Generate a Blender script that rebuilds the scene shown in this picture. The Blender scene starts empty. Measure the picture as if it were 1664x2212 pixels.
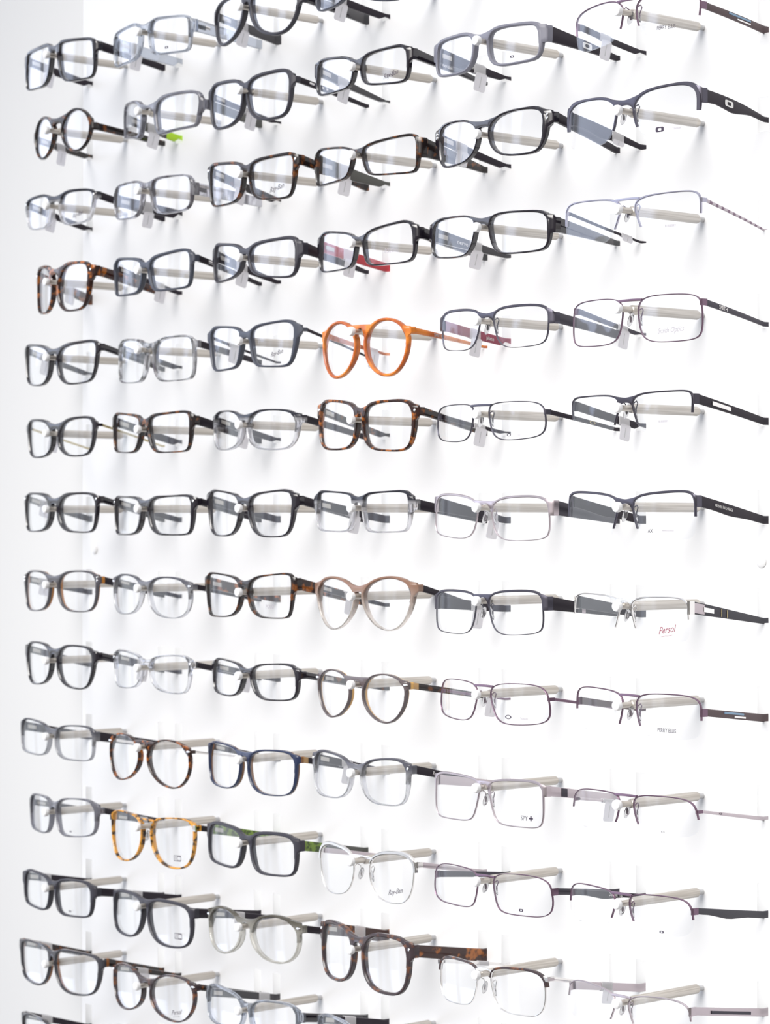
import bpy, bmesh, math
import numpy as np
from mathutils import Vector, Matrix

# ------------------------------------------------------------------ camera, world, light, exposure
SC = bpy.context.scene
COL = SC.collection
ROW0 = 1.5                      # height of the row of pegs at eye level (m)
THETA = 0.84979                 # angle between the camera axis and the wall's normal
PITCH, ROLL = 0.00234, 0.00095
PITCHX, PITCHZ = 140.0, 67.785  # peg spacing along the wall and down it (mm)
PEG = 87.4                      # peg length (mm)
FRONT = 80.44                   # distance of the frame fronts from the wall (mm)

cam = bpy.data.cameras.new('camera')
cam.sensor_fit = 'VERTICAL'; cam.sensor_height = 36.0; cam.sensor_width = 36.0
cam.lens = 36.0 * 5371.6 / 2212.0
cam.clip_start = 0.05; cam.clip_end = 50
cam.dof.use_dof = True
cam.dof.focus_distance = 1.70
cam.dof.aperture_fstop = 17.0
camo = bpy.data.objects.new('camera', cam); COL.objects.link(camo)
fw = Vector((-math.sin(THETA) * math.cos(PITCH), math.cos(THETA) * math.cos(PITCH), math.sin(PITCH)))
rt = Vector((math.cos(THETA), math.sin(THETA), 0))
up = rt.cross(fw)
M = Matrix((rt, up, -fw)).transposed().to_4x4() @ Matrix.Rotation(ROLL, 4, 'Z')
M.translation = Vector((1.87083, -1.32769, ROW0 - 0.00747))
camo.matrix_world = M
SC.camera = camo

SC.view_settings.view_transform = 'Standard'
SC.view_settings.look = 'None'
SC.view_settings.gamma = 1
SC.view_settings.use_curve_mapping = False
SC.view_settings.exposure = -0.02
SC.cycles.transparent_max_bounces = 40
SC.cycles.max_bounces = 10
SC.cycles.transmission_bounces = 10
SC.cycles.caustics_reflective = False
SC.cycles.caustics_refractive = False


class NT:
    """small helper for node trees"""
    def __init__(s, tree):
        s.t = tree; s.n = tree.nodes; s.l = tree.links
    def new(s, typ, **kw):
        n = s.n.new(typ)
        for k, v in kw.items(): setattr(n, k, v)
        return n
    def link(s, a, b): s.l.new(a, b)
    def val(s, x, sock):
        if isinstance(x, (int, float)): sock.default_value = x
        else: s.link(x, sock)
    def m(s, op, a, b=None, c=None):
        n = s.new('ShaderNodeMath', operation=op)
        for i, x in enumerate((a, b, c)):
            if x is not None: s.val(x, n.inputs[i])
        return n.outputs[0]
    def band(s, x, lo, hi, soft):
        a = s.new('ShaderNodeMapRange', interpolation_type='SMOOTHSTEP')
        s.val(x, a.inputs[0]); a.inputs[1].default_value = lo - soft; a.inputs[2].default_value = lo + soft
        b = s.new('ShaderNodeMapRange', interpolation_type='SMOOTHSTEP')
        s.val(x, b.inputs[0]); b.inputs[1].default_value = hi - soft; b.inputs[2].default_value = hi + soft
        return s.m('MULTIPLY', a.outputs[0], s.m('SUBTRACT', 1.0, b.outputs[0]))
    def mix(s, fac, a, b):
        n = s.new('ShaderNodeMix', data_type='RGBA')
        s.val(fac, n.inputs[0])
        for x, i in ((a, 6), (b, 7)):
            if isinstance(x, tuple): n.inputs[i].default_value = (*x, 1)
            else: s.link(x, n.inputs[i])
        return n.outputs[2]


# the shop around the wall: pale room, bright ceiling, tall shop windows with daylight on the left
W = bpy.data.worlds.new('shop'); SC.world = W; W.use_nodes = True
t = NT(W.node_tree); t.n.clear()
tc = t.new('ShaderNodeTexCoord'); sx = t.new('ShaderNodeSeparateXYZ'); t.link(tc.outputs['Generated'], sx.inputs[0])
X, Y, Z = sx.outputs
az = t.m('ARCTAN2', t.m('MULTIPLY', X, -1.0), t.m('MULTIPLY', Y, -1.0))      # 0 = straight out of the wall, + towards the left
el = t.m('ARCSINE', Z)
cell = t.m('FRACT', t.m('DIVIDE', t.m('ADD', az, 3.0), 0.42))
pane = t.m('MULTIPLY', t.m('MAXIMUM', t.band(az, 0.60, 0.67, 0.02), t.m('MULTIPLY', t.band(cell, 0.06, 0.94, 0.05), t.band(az, 0.76, 1.50, 0.04))),
           t.band(el, -0.55, 0.62, 0.06))
room = t.mix(t.band(el, 0.75, 3.0, 0.10), (0.20, 0.19, 0.18), (1.0, 1.04, 1.12))
lens_fill_band = t.m('MULTIPLY', t.band(az, 0.10, 1.50, 0.06), t.band(el, -0.55, 0.62, 0.06))  # added bright band that lifts what the right-hand lenses reflect
room = t.mix(lens_fill_band, room, (0.62, 0.64, 0.68))
room = t.mix(pane, room, (2.1, 2.3, 2.75))
nz = t.new('ShaderNodeTexNoise'); nz.inputs['Scale'].default_value = 7.0; t.link(tc.outputs['Generated'], nz.inputs['Vector'])
hill = t.m('ADD', t.m('MULTIPLY', nz.outputs[0], 0.30), -0.07)          # trees and houses across the street
street = t.m('MULTIPLY', pane, t.m('MULTIPLY', t.m('LESS_THAN', el, hill), t.m('GREATER_THAN', el, -0.20)))
room = t.mix(street, room, (1.15, 1.20, 1.22))
bg = t.new('ShaderNodeBackground'); t.link(room, bg.inputs[0]); bg.inputs[1].default_value = 1.0
wo = t.new('ShaderNodeOutputWorld'); t.link(bg.outputs[0], wo.inputs[0])

# added overhead area light, cone narrowed so the wall dims to the left
def area(name, loc, aim, size, sizey, power, color=(1, 1, 1), spread=180):
    l = bpy.data.lights.new(name, 'AREA'); l.shape = 'RECTANGLE'; l.size = size; l.size_y = sizey
    l.energy = power; l.color = color; l.spread = math.radians(spread)
    o = bpy.data.objects.new(name, l); COL.objects.link(o); o.location = loc
    o.rotation_euler = (Vector(aim) - Vector(loc)).to_track_quat('-Z', 'Y').to_euler()
    return o
area('display_light', (0.74, -1.85, 2.40), (0.49, 0, 1.37), 1.6, 1.4, 9.0, (1, .972, .938), 47)
# added fill light, unseen behind the wall, that brightens the slots
area('slot_fill_light', (0.40, 0.10, ROW0), (0.40, 0, ROW0), 1.6, 1.6, 10, (1, 1, 1))

# ------------------------------------------------------------------ mesh helpers (all sizes in mm)
def mesh(name, V, F, mats, parent=None, mi=None, sharp=38, smooth=True):
    me = bpy.data.meshes.new(name)
    me.from_pydata([(x * .001, y * .001, z * .001) for x, y, z in V], [], F)
    for m in (mats if isinstance(mats, (list, tuple)) else [mats]): me.materials.append(m)
    bm = bmesh.new(); bm.from_mesh(me)
    bmesh.ops.recalc_face_normals(bm, faces=bm.faces)
    if smooth:
        for f in bm.faces: f.smooth = True
        for e in bm.edges:
            if len(e.link_faces) == 2 and e.calc_face_angle(0) > math.radians(sharp): e.smooth = False
    bm.to_mesh(me); bm.free()
    if mi:
        for p, i in zip(me.polygons, mi): p.material_index = i
    o = bpy.data.objects.new(name, me); COL.objects.link(o)
    if parent: o.parent = parent
    return o

def tag(o, label, cat, group=None, kind=None):
    o['label'] = label; o['category'] = cat
    if group: o['group'] = group
    if kind: o['kind'] = kind

class MB:
    def __init__(s): s.V = []; s.F = []; s.I = []
    def grid(s, rows, closed_u=True, cap=True, closed_v=False, mat=0):
        """rows: list of equal-length point loops; skins between consecutive loops"""
        b = len(s.V); n = len(rows[0]); R = len(rows)
        for r in rows: s.V += [tuple(p) for p in r]
        for j in range(R if closed_v else R - 1):
            j2 = (j + 1) % R
            for i in range(n if closed_u else n - 1):
                i2 = (i + 1) % n
                s.F.append((b + j * n + i, b + j * n + i2, b + j2 * n + i2, b + j2 * n + i)); s.I.append(mat)
        if cap and not closed_v:
            s.F.append(tuple(b + i for i in range(n))); s.I.append(mat)
            s.F.append(tuple(b + (R - 1) * n + i for i in reversed(range(n)))); s.I.append(mat)
    def tube(s, pts, r, n=8, mat=0):
        rows = []
        for i, p in enumerate(pts):
            p = Vector(p); a = Vector(pts[max(i - 1, 0)]); c = Vector(pts[min(i + 1, len(pts) - 1)])
            d = (c - a).normalized(); u = d.orthogonal().normalized() if i == 0 else (u - d * u.dot(d)).normalized()
            w = d.cross(u); rr = r[i] if isinstance(r, (list, tuple)) else r
            rows.append([p + (u * math.cos(q) + w * math.sin(q)) * rr for q in [2 * math.pi * k / n for k in range(n)]])
        s.grid(rows, mat=mat)
    def ellipsoid(s, c, r, nu=14, nv=8, mat=0):
        rows = []
        for j in range(nv + 1):
            ph = math.pi * (j + .02) / (nv + .04)
            rows.append([(c[0] + r[0] * math.sin(ph) * math.cos(2 * math.pi * i / nu), c[1] + r[1] * math.sin(ph) * math.sin(2 * math.pi * i / nu),
                          c[2] + r[2] * math.cos(ph)) for i in range(nu)])
        s.grid(rows, mat=mat)
    def obj(s, name, mats, parent=None, **k):
        return mesh(name, s.V, s.F, mats, parent, mi=s.I if isinstance(mats, (list, tuple)) else None, **k)

def lathe(prof, n=24):
    """prof: (distance from the wall, radius); axis along -y"""
    m = MB(); m.grid([[(r * math.cos(2 * math.pi * i / n), -d, r * math.sin(2 * math.pi * i / n)) for i in range(n)] for d, r in prof])
    return m

def rrect(w, h, r, n=3):
    """rounded rectangle outline in (u,v), centred"""
    out = []
    r = min(r, w * .49, h * .49)
    for cx, cy, a0 in ((w / 2 - r, h / 2 - r, 0), (-w / 2 + r, h / 2 - r, 90), (-w / 2 + r, -h / 2 + r, 180), (w / 2 - r, -h / 2 + r, 270)):
        for k in range(n + 1):
            a = math.radians(a0 + 90 * k / n); out.append((cx + r * math.cos(a), cy + r * math.sin(a)))
    return out

# ------------------------------------------------------------------ materials
MATS = {}
def lin(r, g, b):
    f = lambda c: (c / 255 / 12.92) if c <= 10 else ((c / 255 + .055) / 1.055) ** 2.4
    return (f(r), f(g), f(b))

def base(name):
    m = bpy.data.materials.new(name); m.use_nodes = True; MATS[name] = m
    t = NT(m.node_tree); return m, t, m.node_tree.nodes['Principled BSDF']

def plain(name, col, rough=.4, metal=0, trans=0, spec=.5, ior=1.49, coat=0):
    m, t, p = base(name)
    p.inputs['Base Color'].default_value = (*col, 1); p.inputs['Roughness'].default_value = rough
    p.inputs['Metallic'].default_value = metal; p.inputs['Transmission Weight'].default_value = trans
    p.inputs['IOR'].default_value = ior; p.inputs['Specular IOR Level'].default_value = spec
    p.inputs['Coat Weight'].default_value = coat
    return m

def spots(t, scale, lo, hi, stretch=(1, 1, 1)):
    tc = t.new('ShaderNodeTexCoord'); oi = t.new('ShaderNodeObjectInfo')
    mp = t.new('ShaderNodeMapping'); mp.inputs['Scale'].default_value = stretch
    ad = t.new('ShaderNodeVectorMath', operation='ADD'); sc = t.new('ShaderNodeVectorMath', operation='SCALE')
    cx = t.new('ShaderNodeCombineXYZ')
    for i in range(3): t.link(oi.outputs['Random'], cx.inputs[i])
    t.link(cx.outputs[0], sc.inputs[0]); sc.inputs['Scale'].default_value = 3.0
    t.link(tc.outputs['Object'], ad.inputs[0]); t.link(sc.outputs[0], ad.inputs[1]); t.link(ad.outputs[0], mp.inputs[0])
    n = t.new('ShaderNodeTexNoise'); n.inputs['Scale'].default_value = scale; n.inputs['Detail'].default_value = 2.5
    t.link(mp.outputs[0], n.inputs['Vector'])
    mr = t.new('ShaderNodeMapRange', interpolation_type='SMOOTHSTEP'); t.link(n.outputs[0], mr.inputs[0])
    mr.inputs[1].default_value = lo; mr.inputs[2].default_value = hi
    return mr.outputs[0], tc

def tortoise(name, dark, light, lo=.5, hi=.66, scale=150, rough=.16):
    m, t, p = base(name)
    f, _ = spots(t, scale, lo, hi)
    t.link(t.mix(f, dark, light), p.inputs['Base Color']); p.inputs['Roughness'].default_value = rough
    return m

def fade(name, top, bot, z0, z1, rough=.15, ttop=0., tbot=.9):
    """laminated acetate whose colour changes from the brow to the lower rim"""
    m, t, p = base(name)
    tc = t.new('ShaderNodeTexCoord'); s = t.new('ShaderNodeSeparateXYZ'); t.link(tc.outputs['Object'], s.inputs[0])
    mr = t.new('ShaderNodeMapRange', interpolation_type='SMOOTHSTEP'); t.link(s.outputs[2], mr.inputs[0])
    mr.inputs[1].default_value = z0 * .001; mr.inputs[2].default_value = z1 * .001
    t.link(t.mix(mr.outputs[0], bot, top), p.inputs['Base Color'])
    t.link(t.m('ADD', tbot, t.m('MULTIPLY', mr.outputs[0], ttop - tbot)), p.inputs['Transmission Weight'])
    p.inputs['Roughness'].default_value = rough; p.inputs['IOR'].default_value = 1.45
    return m

def backed(name, front, back, rough=.15, tr=.0):
    """two-ply acetate: one colour on the front face, another on the layer behind it"""
    m, t, p = base(name)
    tc = t.new('ShaderNodeTexCoord'); s = t.new('ShaderNodeSeparateXYZ'); t.link(tc.outputs['Object'], s.inputs[0])
    # the front follows y = k x^2; the ply boundary lies 1.6 mm behind it
    d = t.m('SUBTRACT', s.outputs[1], t.m('MULTIPLY', t.m('MULTIPLY', s.outputs[0], s.outputs[0]), 1.95))
    mr = t.new('ShaderNodeMapRange'); t.link(d, mr.inputs[0]); mr.inputs[1].default_value = .0024; mr.inputs[2].default_value = .0030
    t.link(t.mix(mr.outputs[0], front, back), p.inputs['Base Color']); p.inputs['Roughness'].default_value = rough
    p.inputs['Transmission Weight'].default_value = tr
    return m

BK = (.016, .013, .020)
plain('black', BK, .15, spec=.5, coat=.6)
plain('slate', (.036, .034, .047), .38, spec=.5)
plain('slate_blue', (.055, .062, .088), .38)
plain('lavender_grey', (.20, .20, .245), .40)
plain('soft_black', (.018, .012, .021), .42, spec=.3)
plain('olive_grey', (.085, .085, .075), .42)
plain('navy', (.020, .030, .095), .16)
tortoise('dark_tortoise', (.018, .012, .012), (.20, .065, .015), .54, .70)
tortoise('tortoise', (.030, .011, .008), (.44, .13, .02), .50, .66)
tortoise('red_tortoise', (.045, .014, .010), (.42, .13, .02), .54, .68, 120)
tortoise('yellow_tortoise', (.05, .026, .012), (.78, .36, .05), .40, .54, 150)
tortoise('honey', (.46, .10, .014), (.78, .24, .03), .40, .62, 60, .25)
tortoise('brown_slate', (.055, .040, .045), (.22, .085, .04), .52, .70)
m, t, p = base('camouflage')
f, _ = spots(t, 260, .44, .56)
t.link(t.mix(f, (.20, .32, .04), (.06, .10, .02)), p.inputs['Base Color']); p.inputs['Roughness'].default_value = .4
m, t, p = base('streaked_crystal')
f, _ = spots(t, 120, .48, .66, (1, 1, .35))
t.link(t.mix(f, (.86, .87, .90), (.10, .09, .11)), p.inputs['Base Color'])
t.link(t.m('SUBTRACT', .92, t.m('MULTIPLY', f, .8)), p.inputs['Transmission Weight']); p.inputs['Roughness'].default_value = .08
p.inputs['IOR'].default_value = 1.45
m, t, p = base('smoke_streaked')
f, _ = spots(t, 110, .45, .66, (1, 1, .35))
t.link(t.mix(f, (.72, .72, .78), (.12, .11, .13)), p.inputs['Base Color'])
t.link(t.m('SUBTRACT', .9, t.m('MULTIPLY', f, .75)), p.inputs['Transmission Weight']); p.inputs['Roughness'].default_value = .08
p.inputs['IOR'].default_value = 1.45
plain('crystal', (.88, .89, .93), .05, trans=.95, ior=1.45)
plain('grey_crystal', (.62, .66, .74), .07, trans=.85, ior=1.45)
plain('smoke', (.30, .30, .35), .10, trans=.6, ior=1.45)
fade('black_over_clear', (.02, .02, .03), (.90, .90, .94), 2, 7)
fade('grey_over_clear', (.10, .10, .125), (.84, .85, .89), -8, 8, ttop=.15)
fade('grey_fade', (.09, .09, .11), (.55, .56, .60), -6, 8, ttop=.1, tbot=.7)
fade('brown_fade', (.30, .17, .12), (.93, .86, .80), -20, 10, ttop=.15, tbot=.9)
fade('olive_fade', (.10, .09, .07), (.88, .86, .79), -8, 9, ttop=.2, tbot=.75)
backed('grey_on_amber', (.10, .095, .11), (.62, .25, .05), tr=.15)
backed('taupe_on_honey', (.13, .105, .11), (.78, .46, .15), tr=.1)
backed('slate_on_brown', (.050, .048, .058), (.30, .11, .03))
backed('navy_on_amber', (.026, .036, .085), (.26, .12, .045))
plain('tan', (.55, .33, .14), .25)
plain('gunmetal', (.095, .09, .115), .34, metal=.8)
plain('dark_gunmetal', (.05, .045, .06), .32, metal=.5)
plain('lilac_steel', (.42, .41, .50), .30, metal=.9)
plain('silver', (.80, .78, .77), .22, metal=1)
plain('hinge_steel', (.52, .50, .47), .38, metal=.8)
plain('bright_silver', (.90, .89, .88), .12, metal=1)
plain('mauve_steel', (.50, .44, .47), .32, metal=.9)
plain('wine_steel', (.19, .12, .17), .30, metal=.7)
plain('maroon', (.07, .035, .040), .35)
plain('plum', (.30, .05, .09), .40)
plain('red', (.50, .03, .045), .35)
plain('lime', (.48, .78, .02), .35)
plain('orange_red', (.75, .07, .03), .35)
plain('pale_blue', (.22, .36, .52), .3)
plain('gold', (.50, .42, .24), .25, metal=1)
plain('ink', (.045, .03, .06), .5)
plain('pale_ink', (.45, .42, .48), .5)
plain('red_ink', (.30, .05, .09), .5)
plain('white_ink', (.85, .84, .82), .4)
m, t, p = base('tag_paper')
t.n.remove(p)
d1 = t.new('ShaderNodeBsdfDiffuse'); d1.inputs[0].default_value = (.92, .91, .93, 1)
d2 = t.new('ShaderNodeBsdfTranslucent'); d2.inputs[0].default_value = (.92, .91, .93, 1)
mx = t.new('ShaderNodeMixShader'); mx.inputs[0].default_value = .45
t.link(d1.outputs[0], mx.inputs[1]); t.link(d2.outputs[0], mx.inputs[2]); t.link(mx.outputs[0], t.n['Material Output'].inputs[0])
plain('pad_silicone', (.90, .90, .92), .12, trans=.8, ior=1.3)
plain('white_knob', (.93, .93, .94), .12, coat=.5)
plain('collar_grey', (.58, .58, .59), .4)
plain('wall_paint', (.86, .86, .865), .45)
plain('side_panel', (.75, .745, .735), .55)
plain('joint_grey', (.70, .70, .70), .5)
# milky plastic sleeves that line the slots; the added fill light shines through them
m, t, p = base('slot_liner')
t.n.remove(p)
d1 = t.new('ShaderNodeBsdfDiffuse'); d1.inputs[0].default_value = (.93, .93, .93, 1)
d2 = t.new('ShaderNodeBsdfTranslucent'); d2.inputs[0].default_value = (.93, .93, .93, 1)
mx = t.new('ShaderNodeMixShader'); mx.inputs[0].default_value = .5
t.link(d1.outputs[0], mx.inputs[1]); t.link(d2.outputs[0], mx.inputs[2]); t.link(mx.outputs[0], t.n['Material Output'].inputs[0])
# brushed steel of the pegs
m, t, p = base('brushed_peg')
f, tc = spots(t, 900, .35, .65, (1, .02, 1))
t.link(t.mix(f, (.50, .46, .41), (.66, .62, .57)), p.inputs['Base Color'])
p.inputs['Metallic'].default_value = .55; p.inputs['Roughness'].default_value = .38
# plaid printed on one temple
m, t, p = base('plaid')
tc = t.new('ShaderNodeTexCoord'); s = t.new('ShaderNodeSeparateXYZ'); t.link(tc.outputs['Object'], s.inputs[0])
cell = t.m('FRACT', t.m('MULTIPLY', s.outputs[1], 150.0))
t.link(t.mix(t.band(cell, .0, .45, .05), (.62, .55, .60), (.24, .15, .22)), p.inputs['Base Color']); p.inputs['Roughness'].default_value = .35
# lenses: clear demo lenses, a little sheen that grows at grazing angles
m, t, p = base('demo_lens')
t.n.remove(p)
tr = t.new('ShaderNodeBsdfTransparent'); tr.inputs[0].default_value = (.996, .997, .998, 1)
gl = t.new('ShaderNodeBsdfGlossy'); gl.inputs['Roughness'].default_value = .02; gl.inputs[0].default_value = (.93, .95, 1, 1)
lw = t.new('ShaderNodeLayerWeight'); lw.inputs[0].default_value = .5
fac = t.m('ADD', .062, t.m('MULTIPLY', t.m('POWER', lw.outputs['Facing'], 5.0), .9))
mx = t.new('ShaderNodeMixShader'); t.link(fac, mx.inputs[0]); t.link(tr.outputs[0], mx.inputs[1]); t.link(gl.outputs[0], mx.inputs[2])
t.link(mx.outputs[0], t.n['Material Output'].inputs[0])

# ------------------------------------------------------------------ the wall with its rows of slots
NC, NR = 6, 14
def cz(k): return ROW0 * 1000 - (k - 6) * PITCHZ          # height of row k (mm)
SLOT_H, SLOT_D = 12.0, 20.0
JOINT = -70.5
slots_x = []
for i in range(NC):
    slots_x += [(i * PITCHX - 64, i * PITCHX - 54), (i * PITCHX + 50, i * PITCHX + 60)]
xs = [JOINT] + [v for s_ in slots_x for v in s_] + [3200]
slots_z = [(cz(k) - SLOT_H, cz(k) + SLOT_H) for k in reversed(range(NR))]
zs = [ROW0 * 1000 - 1300] + [v for s_ in slots_z for v in s_] + [ROW0 * 1000 + 1300]
wm = MB()
def quad(a, b, c, d, mat=0):
    n = len(wm.V); wm.V += [a, b, c, d]; wm.F.append((n, n + 1, n + 2, n + 3)); wm.I.append(mat)
for a in range(len(xs) - 1):
    for b in range(len(zs) - 1):
        x0, x1, z0, z1 = xs[a], xs[a + 1], zs[b], zs[b + 1]
        if a % 2 == 1 and b % 2 == 1:
            D = SLOT_D; L_ = 1
            quad((x0, 0, z0), (x0, 0, z1), (x0, D, z1), (x0, D, z0), 1); quad((x1, 0, z0), (x1, 0, z1), (x1, D, z1), (x1, D, z0), 1)
            quad((x0, 0, z0), (x1, 0, z0), (x1, D, z0), (x0, D, z0), 1); quad((x0, 0, z1), (x1, 0, z1), (x1, D, z1), (x0, D, z1), 1)
            quad((x0, D, z0), (x1, D, z0), (x1, D, z1), (x0, D, z1), 1)
        else:
            quad((x0, 0, z0), (x1, 0, z0), (x1, 0, z1), (x0, 0, z1))
wo_ = mesh('wall_back', wm.V, wm.F, [MATS['wall_paint'], MATS['slot_liner']], mi=wm.I, smooth=False)
bm = bmesh.new(); bm.from_mesh(wo_.data); bmesh.ops.remove_doubles(bm, verts=bm.verts, dist=1e-5)
bmesh.ops.recalc_face_normals(bm, faces=bm.faces)
if sum((f.normal.y * f.calc_area() for f in bm.faces)) > 0: bmesh.ops.reverse_faces(bm, faces=bm.faces)
bm.to_mesh(wo_.data); bm.free()
wo_['kind'] = 'structure'; wo_['label'] = 'glossy white display wall with rows of narrow slots'
lm = MB(); z0, z1 = zs[0], zs[-1]
lm.grid([[(-2600, 1, z0), (JOINT - 2.0, 1, z0), (JOINT - 2.0, 1, z1), (-2600, 1, z1)], [(-2600, 14, z0), (JOINT - 2.0, 14, z0), (JOINT - 2.0, 14, z1), (-2600, 14, z1)]])
lo_ = lm.obj('wall_left', MATS['side_panel'], smooth=False); lo_['kind'] = 'structure'
tm = MB(); tm.grid([[(JOINT - 2.2, 2.2, z0), (JOINT + .2, 2.2, z0), (JOINT + .2, 2.2, z1), (JOINT - 2.2, 2.2, z1)], [(JOINT - 2.2, 12, z0), (JOINT + .2, 12, z0), (JOINT + .2, 12, z1), (JOINT - 2.2, 12, z1)]])
to_ = tm.obj('trim_1', MATS['joint_grey'], smooth=False); to_['kind'] = 'structure'
for x, z, lab in ((-50, cz(6.55), 'small round white screw cap on the wall left of the first peg column'),
                  (753.9, cz(6.55), 'small round white screw cap on the wall at the right edge')):
    s_ = lathe([(0, 4.4), (.8, 4.4), (1.4, 3.6), (1.7, 1.5), (1.75, .2)])
    o = s_.obj('screw_cap', MATS['wall_paint']); o.location = (x * .001, 0, z * .001)
    tag(o, lab, 'screw cap', 'screw caps on the display wall')

# ------------------------------------------------------------------ eyeglasses
def outline(P, n=8, tight=1.0):
    """lens opening: four conic arcs joined at the edge mids, each passing through its corner point"""
    P = [np.array(p, float) for p in P]; out = [None] * 64
    for c in (2, 4, 6, 0):                      # corner points; edge mids before and after
        A, C, B = P[c - 1], P[c], P[(c + 1) % 8]
        dA = C - P[c - 2]; dB = P[(c + 2) % 8] - C
        den = dA[0] * dB[1] - dA[1] * dB[0]
        s_ = ((B - A)[0] * dB[1] - (B - A)[1] * dB[0]) / den if abs(den) > 1e-6 else .5
        V = A + dA * s_
        Mx = np.array([[A[0], V[0], B[0]], [A[1], V[1], B[1]], [1, 1, 1]])
        a, v, b_ = np.linalg.solve(Mx, [C[0], C[1], 1]) if abs(np.linalg.det(Mx)) > 1e-6 else (.25, .5, .25)
        if min(a, b_) < .004 or v < .05:
            a = max(a, .004); b_ = max(b_, .004); v = max(v, .05)
        w = min(max(v / (2 * math.sqrt(a * b_)), .45) * tight, 7.0); r = math.sqrt(b_ / a); tC = r / (1 + r)
        def pt(t_):
            D = (1 - t_) ** 2 + 2 * w * t_ * (1 - t_) + t_ * t_
            return (A * (1 - t_) ** 2 + V * 2 * w * t_ * (1 - t_) + B * t_ * t_) / D
        for half, (t0, t1) in enumerate(((0, tC), (tC, 1))):
            Q = np.array([pt(t0 + (t1 - t0) * q / 120) for q in range(121)])
            L = np.concatenate([[0], np.cumsum(np.linalg.norm(np.diff(Q, axis=0), axis=1))])
            for q in range(n):
                f_ = q / n; f_ = 1 - (1 - f_) ** 1.5 if half == 0 else f_ ** 1.5
                p = [float(np.interp(f_ * L[-1], L, Q[:, e])) for e in (0, 1)]
                out[((c - 1) * 8 + half * 8 + q) % 64] = tuple(p)
    return out

def normals(S):
    N = len(S); out = []
    area_ = sum(S[i][0] * S[(i + 1) % N][1] - S[(i + 1) % N][0] * S[i][1] for i in range(N))
    sg = 1 if area_ > 0 else -1
    for i in range(N):
        a, b = S[i - 1], S[(i + 1) % N]; dx, dz = b[0] - a[0], b[1] - a[1]; L = math.hypot(dx, dz) or 1
        out.append((sg * dz / L, -sg * dx / L))
    return out

def thick(nodes, n=8):
    N = len(nodes); out = []
    for j in range(N):
        for s_ in range(n):
            u = s_ / n; u = u * u * (3 - 2 * u); out.append(nodes[j] * (1 - u) + nodes[(j + 1) % N] * u)
    return out

class Geo: pass

def ring(mb, g, S, NRM, TH, idx, depth, bev, y0=0.0, closed=True, sgn=1, shift=0.0, deep=None):
    """solid rim strip along the lens opening S, TH wide, depth deep; idx picks the samples"""
    rows = []
    for i in idx:
        (x, z), (nx, nz), th = S[i % 64], NRM[i % 64], TH[i % 64]
        b = min(bev, th * .42, depth * .42); dp = depth * (deep[i % 64] if deep else 1)
        row = []
        for s_, y in ((0, b), (b, 0), (th - b, 0), (th, b), (th, dp - b), (th - b, dp), (b, dp), (0, dp - b)):
            px, pz = x + nx * (s_ + shift), z + nz * (s_ + shift)
            row.append((sgn * px, g.k * px * px + y0 + y, pz))
        rows.append(row)
    mb.grid(rows, closed_v=closed)

def lens_mesh(g, S, sgn, y0, th):
    m = MB(); N = len(S); cx = sum(p[0] for p in S) / N; cz_ = sum(p[1] for p in S) / N
    def surf(off):
        loops = []
        for r in (1, .75, .5, .25, .03):
            loops.append([(sgn * (cx + (x - cx) * r), g.k * (cx + (x - cx) * r) ** 2 + y0 + off + .0012 * ((z - cz_) * r) ** 2, cz_ + (z - cz_) * r) for x, z in S])
        return loops
    A = surf(0); B = surf(th)
    m.grid(list(reversed(A)) + B, cap=True)
    return m

def chain(mb, secs, mat=0):
    """secs: (centre Vector, u Vector, v Vector, w, h, r): rounded-rectangle sections skinned together"""
    mb.grid([[c + u * a + v * b for a, b in rrect(w, h, r, 2)] for c, u, v, w, h, r in secs], mat=mat)

FONT = {}
def text_geo(txt, shear):
    key = (txt, shear)
    if key in FONT: return FONT[key]
    cu = bpy.data.curves.new('lettering', 'FONT'); cu.body = txt; cu.size = 1.0; cu.align_x = 'CENTER'; cu.shear = shear
    cu.resolution_u = 2
    o = bpy.data.objects.new('lettering', cu); COL.objects.link(o)
    dg = bpy.context.evaluated_depsgraph_get()
    me = bpy.data.meshes.new_from_object(o.evaluated_get(dg))
    V = [tuple(v.co) for v in me.vertices]; F = [tuple(p.vertices) for p in me.polygons]
    bpy.data.objects.remove(o); bpy.data.curves.remove(cu); bpy.data.meshes.remove(me)
    FONT[key] = (V, F); return V, F

def ell(a, b, n=28, p=2.0):
    out = []
    for i in range(n):
        q = 2 * math.pi * i / n; c, s_ = math.cos(q), math.sin(q)
        out.append((a * math.copysign(abs(c) ** (2 / p), c), b * math.copysign(abs(s_) ** (2 / p), s_)))
    return out

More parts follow.
